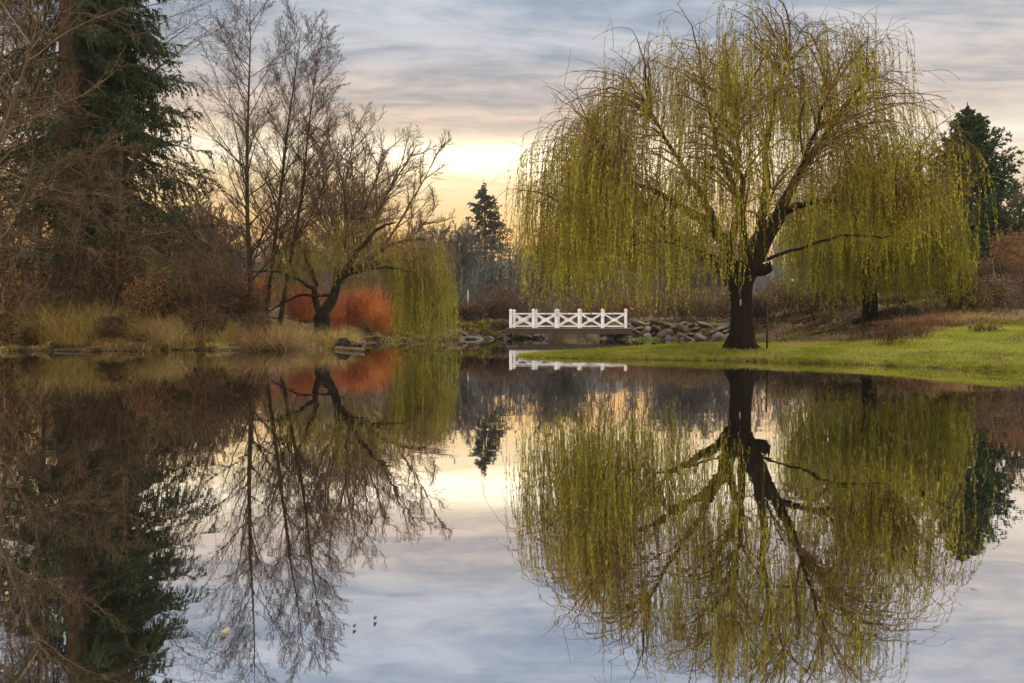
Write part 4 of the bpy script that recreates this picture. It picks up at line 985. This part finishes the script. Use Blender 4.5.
def far_grass():
    rng = np.random.default_rng(303); n = 80000
    px = rng.uniform(380, 1090, n); y = 23 + 44 * rng.random(n) ** 1.2; x = (px - 512) / F * y
    s = shore(x, y); c = fbm(x, y, .5, 48, 4)
    keep = (s > .08) & (lawn_mask(x, y) < .5) & (rng.random(n) < np.clip((c - .34) * 5, .05, 1)); x, y, s, c = x[keep], y[keep], s[keep], c[keep]
    z = height(x, y); n = len(x); g = Geo()
    tint = np.clip(.20 + 1.3 * (fbm(x, y, .25, 49) - .5) + rng.normal(size=n) * .2, 0, 1)
    blades(rng, g, np.stack([x, y, z - .02], -1), rng.uniform(.08, .3, n) * (.6 + c), rng.uniform(.3, 1.2, n), .022, tint, 3)
    tag(g.build('slope_grass', M['grass_brown']), 'thin dry grass on the slope behind the pond', 'grass', kind='stuff')
far_grass()

def litter():
    rng = np.random.default_rng(306); n = 5200; px = rng.uniform(-60, 1060, n); y = rng.uniform(15, 36, n); x = (px - 512) / F * y
    s = shore(x, y); k = (s > .02) & (rng.random(n) < np.where(x < 0, 1, .6 * np.clip((fbm(x, y, .5, 88) - .4) * 6, .05, 1))); x, y = x[k], y[k]; n = len(x); g = Geo()
    D = unit(rng.normal(size=(n, 3)) * np.array([1, 1, .25])); sd = unit(np.cross(D, rng.normal(size=(n, 3)) * .3 + np.array([0, 0, 1.])))
    g.leaves(np.stack([x, y, height(x, y) + .03], -1), D * rng.uniform(.05, .11, n)[:, None], sd * .03, rng.random(n))
    tag(g.build('fallen_leaves', M['leaf_brown']), 'brown fallen leaves scattered over the banks and the lawn', 'leaves', kind='stuff')
litter()

# ------------------------------------------------------------------ rocks
def rock_mesh(seed, mat):
    rng = np.random.default_rng(seed); bm = bmesh.new()
    for i in range(26):
        v = unit(rng.normal(size=3)) * np.array([1, .75, .55]) * rng.uniform(.75, 1.05); bm.verts.new(v)
    bmesh.ops.convex_hull(bm, input=bm.verts)
    for v in [v for v in bm.verts if not v.link_faces]: bm.verts.remove(v)
    bmesh.ops.bevel(bm, geom=list(bm.edges), offset=.05, segments=2, affect='EDGES', profile=.6)
    me = bpy.data.meshes.new('boulder'); bm.to_mesh(me); bm.free(); me.materials.append(mat); return me
RM = [rock_mesh(400 + i, M['rock']) for i in range(7)]; RMM = [rock_mesh(420 + i, M['rock_moss']) for i in range(2)]
rr = np.random.default_rng(410)
def rock(loc, size, label, group, me=None, flat=1.0):
    o = bpy.data.objects.new('boulder', me or RM[rr.integers(len(RM))]); COL.objects.link(o); o.location = loc
    o.rotation_euler = (rr.normal() * .35, rr.normal() * .35, rr.random() * 6.28)
    o.scale = (size * rr.uniform(.85, 1.25), size * rr.uniform(.8, 1.1), size * rr.uniform(.7, 1.05) * flat)
    return tag(o, label, 'rock', group)
# stone bank right of the bridge, laid along the shore
SH = [(6.45, 50.6), (7.8, 48.9), (9.5, 47.8), (11, 46.9), (12.3, 44.6)]
pl = np.array(SH); seg = np.linalg.norm(np.diff(pl, axis=0), axis=1); cum = np.concatenate([[0], np.cumsum(seg)])
for row in range(4):
    q = rr.uniform(0, .5)
    while q < cum[-1]:
        i = min(np.searchsorted(cum, q, 'right') - 1, len(seg) - 1); t = (q - cum[i]) / seg[i]
        p = pl[i] * (1 - t) + pl[i + 1] * t; dirn = unit(pl[i + 1] - pl[i]); nrm = np.array([-dirn[1], dirn[0]])
        if nrm @ np.array([.3, 1]) < 0: nrm = -nrm
        p = p + nrm * (row * .5 - .05) + rr.normal(size=2) * .1
        sz = rr.uniform(.2, .66)
        rock((p[0], p[1], .08 + row * .27 + rr.normal() * .05 - .03), sz, ['dark wet boulder at the waterline of the stone bank right of the bridge', 'grey brown boulder in the second course of the stone bank right of the bridge',
             'grey brown boulder in the third course of the stone bank right of the bridge', 'flat grey boulder along the top of the stone bank right of the bridge'][row], 'boulders of the stone bank right of the bridge', flat=.8)
        q += sz * rr.uniform(1.25, 1.8)
for i in range(34):      # abutment and left of the bridge
    px = rr.uniform(462, 545); d = 52 - (545 - px) * .045 + rr.uniform(.2, 1.6); x = (px - 512) / F * d
    rock((x, d, gz(x, d) + .05), rr.uniform(.18, .42), 'dark stone on the low bank at the left end of the bridge', 'stones at the left end of the bridge', flat=.7)
for i in range(10):
    x = rr.uniform(5.6, 6.9); d = rr.uniform(50.4, 53); rock((x, d, rr.uniform(.1, .5)), rr.uniform(.3, .5), 'dark boulder in the right abutment under the bridge', 'abutment boulders under the bridge')
    x = rr.uniform(1.0, 2.1); d = rr.uniform(51.4, 54); rock((x, d, rr.uniform(.1, .45)), rr.uniform(.3, .5), 'dark boulder in the left abutment under the bridge', 'abutment boulders under the bridge')
for px, d, sz, lab in [(418, 46.3, .55, 'dark flat rock at the water under the hanging green curtain'), (404, 45.5, .3, 'small dark rock left of the flat one under the green curtain'), (374, 41.5, .35, 'grey rock on the shore in front of the dogwoods'),
                       (443, 48.3, .4, 'small dark rock right of the green curtain'), (462, 48.9, .42, 'small dark rock beside the pale one left of the bridge'), (476, 49.6, .62, 'pale grey smooth rock on the shore left of the bridge'), (388, 42, .25, 'small grey stone near the dogwoods'), (357, 34.5, .3, 'small stone beside the short green tussock')]:
    x = (px - 512) / F * d; rock((x, d, max(.0, gz(x, d)) + .05), sz, lab, None, flat=.55)
for i in range(26):
    px = rr.uniform(772, 900); d = rr.uniform(32, 42); x = (px - 512) / F * d
    if shore(np.array([x]), np.array([d]))[0] < .2: continue
    rock((x, d, gz(x, d)), rr.uniform(.12, .34), 'dark stone scattered on the brown slope between the willows', 'stones on the slope between the willows', flat=.6)

# ------------------------------------------------------------------ the bridge
def bridge():
    c = at(568.5, 329, 50); root = thing('footbridge', (c[0], 50, .70), 'white railed wooden footbridge with crossed panels over the pond outlet', 'bridge', rz=R(-8.5))
    LEN = 7.28; WID = 1.5; n = 5; pitch = (LEN - .2) / n
    def box(bm, x0, x1, y0, y1, z0, z1):
        r = bmesh.ops.create_cube(bm, size=1, matrix=__import__('mathutils').Matrix.Translation(((x0 + x1) / 2, (y0 + y1) / 2, (z0 + z1) / 2)))
        bmesh.ops.scale(bm, vec=(x1 - x0, y1 - y0, z1 - z0), space=__import__('mathutils').Matrix.Translation((-(x0 + x1) / 2, -(y0 + y1) / 2, -(z0 + z1) / 2)), verts=r['verts'])
    bm = bmesh.new()
    k = 0; x = -LEN / 2 - .15
    while x < LEN / 2 + .15: box(bm, x, x + .135, -WID / 2 - .12, WID / 2 + .12, -.05 + .002 * (k % 2), 0); x += .145; k += 1
    mesh_obj('deck', bm, M['deck_wood'], root)
    for y in (-WID / 2, 0, WID / 2):
        bm = bmesh.new(); box(bm, -LEN / 2 - .3, LEN / 2 + .3, y - .08, y + .08, -.36, -.053); mesh_obj('beam', bm, M['dark_wood'], root)
    for sy in (-1, 1):
        y = sy * WID / 2
        for i in range(n + 1):
            xx = -LEN / 2 + .1 + i * pitch
            bm = bmesh.new(); box(bm, xx - .08, xx + .08, y - .08, y + .08, -.05, 1.08); box(bm, xx - .105, xx + .105, y - .105, y + .105, 1.083, 1.12)
            bm2 = bm; v = bmesh.ops.create_cone(bm2, cap_ends=True, segments=4, radius1=.13, radius2=.01, depth=.07, matrix=__import__('mathutils').Matrix.Translation((xx, y, 1.158)) @ __import__('mathutils').Matrix.Rotation(R(45), 4, 'Z'))
            mesh_obj('post', bm, M['white_paint'], root)
        for i in range(n):
            x0 = -LEN / 2 + .1 + i * pitch + .082; x1 = x0 + pitch - .164
            for z0, z1 in ((.86, .93), (.08, .15)):
                bm = bmesh.new(); box(bm, x0, x1, y - .035, y + .035, z0, z1); mesh_obj('rail', bm, M['white_paint'], root)
            bm = bmesh.new(); A = (x0, .15); B = (x1, .86)
            for (a, b, yo) in ((A, B, -.018), ((A[0], B[1]), (B[0], A[1]), .018)):
                dx, dz = b[0] - a[0], b[1] - a[1]; l = math.hypot(dx, dz); ang = math.atan2(dz, dx)
                MM = __import__('mathutils').Matrix; m = MM.Translation(((a[0] + b[0]) / 2, y + yo, (a[1] + b[1]) / 2)) @ MM.Rotation(-ang, 4, 'Y') @ MM.Diagonal((l - .09, .033, .085, 1))
                bmesh.ops.create_cube(bm, size=1, matrix=m)
            m = MM.Translation(((x0 + x1) / 2, y, .505)) @ MM.Diagonal((.42, .085, .22, 1))
            bmesh.ops.create_cone(bm, cap_ends=True, segments=8, radius1=.5, radius2=.5, depth=1, matrix=m @ MM.Rotation(R(90), 4, 'X'))
            mesh_obj('cross_panel', bm, M['white_paint'], root)
bridge()

# ------------------------------------------------------------------ small things
def rod(name, loc, h, r, mat, label, cat, lean=(0, 0)):
    bm = bmesh.new(); bmesh.ops.create_cone(bm, cap_ends=True, segments=10, radius1=r, radius2=r, depth=h)
    bmesh.ops.translate(bm, verts=bm.verts, vec=(0, 0, h / 2))
    r2 = bmesh.ops.create_cone(bm, cap_ends=True, segments=10, radius1=r * 1.25, radius2=r * .3, depth=r * 2)
    bmesh.ops.translate(bm, verts=r2['verts'], vec=(0, 0, h + r))
    o = mesh_obj(name, bm, mat, None, True); o.location = loc; o.rotation_euler = (lean[0], lean[1], 0); return tag(o, label, cat)
rod('metal_stake', G(767, 22.0, -.1), 1.3, .024, M['black_metal'], 'thin black metal stake in the grass right of the big willow trunk', 'stake')
rod('marker_post', G(468, 66, 0), at(468, 291, 66)[2] - gz((468 - 512) / F * 66, 66), .06, M['pale_metal'], 'thin pale post above the ochre bush left of the bridge', 'post')
def signboard():
    loc = G(793, 46, -.05); root = thing('white_sign', loc, 'small white sign board behind the big willow, seen through hanging branches', 'sign')
    h = at(793, 280, 46)[2] - loc[2]
    bm = bmesh.new(); bmesh.ops.create_cube(bm, size=1); bmesh.ops.scale(bm, vec=(.5, .03, .2), verts=bm.verts); bmesh.ops.translate(bm, verts=bm.verts, vec=(0, -.06, h)); mesh_obj('board', bm, M['white_paint'], root)
    bm = bmesh.new(); bmesh.ops.create_cone(bm, cap_ends=True, segments=8, radius1=.035, radius2=.035, depth=h + .08); bmesh.ops.translate(bm, verts=bm.verts, vec=(0, 0, (h + .08) / 2)); mesh_obj('post', bm, M['dark_wood'], root)
signboard()
def stump(px, d, label, seed, w, h):
    rng = np.random.default_rng(seed); g = Geo(); n = 140; a = rng.random(n) * 6.28
    b = np.stack([np.cos(a) * w * .38 * rng.random(n), np.sin(a) * w * .38 * rng.random(n), h * rng.uniform(.7, 1.05, n)], -1)
    P = walk(rng, b, np.stack([np.cos(a) * .5, np.sin(a) * .5, np.full(n, -.7)], -1), h * rng.uniform(.8, 1.7, n), 7, -1.2, .3)
    g.tubes(P, taper(rng.uniform(.006, .022, n), .004, 7), 5, rng.random(n))
    t = np.linspace(0, 1, 6); q = np.stack([0 * t, 0 * t, -.3 + t * (h + .3)], -1)
    q[:, :2] += rng.normal(size=(6, 2)) * .04
    g.tubes(q[None], np.array([[w * .30, w * .34, w * .3, w * .36, w * .3, .02]]), 11)
    d = LD(px, d); x = (px - 512) / F * d
    o = g.build('root_stump', M['dark_earth']); o.location = (x, d, max(0, gz(x, d)) - .05); tag(o, label, 'root stump')
stump(273, 24.2, 'dark exposed roots under the largest tan tussock at the waterline', 501, .9, .3)
stump(343, 26.0, 'dark rotten stump right of the olive tussock at the water', 502, .5, .45)
def log(name, p0, p1, r, label, seed, mat='bark_dark'):
    rng = np.random.default_rng(seed); P = resample([p0, tuple((a + b) / 2 + rng.normal() * .04 for a, b in zip(p0, p1)), p1], 9)
    c = P[0].copy(); g = Geo(); g.tubes((P - c)[None], taper([r], r * .6, 9), 9)
    o = g.build(name, M[mat], None, True); o.location = c; tag(o, label, 'log')
def wl(px, d, z=.03):
    d = LD(px, d); return ((px - 512) / F * d, d, z)
log('driftwood_log', wl(336, 25.5, .05), wl(366, 27.5, .08), .08, 'driftwood stick at the water below the rotten stump', 512, 'twig_brown')
log('driftwood_log', wl(54, 23.7, .03), wl(94, 24.1, .09), .045, 'dark log at the waterline below the tall olive tussock', 513, 'dark_wood')
log('driftwood_log', wl(218, 24.9, .05), wl(256, 24.5, .07), .05, 'thin brown driftwood left of the tan tussock', 514, 'twig_brown')
log('driftwood_log', wl(507, 33.5, .01), wl(518, 33.6, .02), .05, 'short dark log floating in the water off the spit', 515, 'dark_wood')
def water_twig():
    g = Geo(); P = resample([(0, 0, -.3), (.02, 0, .05), (-.03, 0, .2), (.05, 0, .36)], 8); g.tubes(P[None], taper([.016], .008, 8), 6)
    Q = resample([(-.02, 0, .15), (.07, 0, .24), (.1, 0, .33)], 5); g.tubes(Q[None], taper([.01], .005, 5), 5)
    o = g.build('twig', M['dark_wood'], None, True); o.location = wl(119, 22.6, 0); tag(o, 'small dark forked twig sticking out of the water at the left', 'twig')
water_twig()
def floating_leaf(px, py, mat, label, sz, seed):
    d = F * CAMZ / (py - 324); rng = np.random.default_rng(seed); bm = bmesh.new()
    n = 10; vs = []
    for i in range(n):
        a = i / n * 6.283; r = sz * (.5 + .5 * abs(math.cos(a))) * rng.uniform(.8, 1.15)
        vs.append(bm.verts.new((math.cos(a) * r, math.sin(a) * r * .6, .004 + .25 * sz * math.cos(a) ** 2)))
    f = bm.faces.new(vs); e = bmesh.ops.extrude_face_region(bm, geom=[f]); bmesh.ops.translate(bm, verts=[v for v in e['geom'] if isinstance(v, bmesh.types.BMVert)], vec=(0, 0, .004))
    o = mesh_obj('floating_leaf', bm, mat); o.location = ((px - 512) / F * d, d, .002); o.rotation_euler = (0, 0, rng.random() * 3); tag(o, label, 'leaf')
floating_leaf(222, 637, M['dead_leaf'], 'yellow tan leaf floating on the dark reflection of the alders', .022, 601)
floating_leaf(353, 631, M['wet_leaf'], 'tiny dark leaf floating left of another dark leaf in open water', .011, 602)
floating_leaf(374, 623, M['wet_leaf'], 'slightly larger dark leaf floating in open water below the alder reflection', .013, 603)
floating_leaf(3, 598, M['dead_leaf'], 'pale leaf floating at the left border of the water', .014, 604)

# ------------------------------------------------------------------ air
def haze():
    bm = bmesh.new(); bmesh.ops.create_cube(bm, size=1); bmesh.ops.scale(bm, vec=(690, 320, 44), verts=bm.verts); bmesh.ops.translate(bm, verts=bm.verts, vec=(0, 125, 20))
    m, nt, out = newmat('haze'); v = node(nt, 'ShaderNodeVolumePrincipled'); v.inputs['Color'].default_value = (.80, .88, 1, 1); v.inputs['Density'].default_value = HAZE; v.inputs['Anisotropy'].default_value = 0
    nt.links.new(v.outputs[0], out.inputs['Volume'])
    tag(mesh_obj('haze', bm, m), None, None, kind='stuff')
HAZE = .0002
haze()
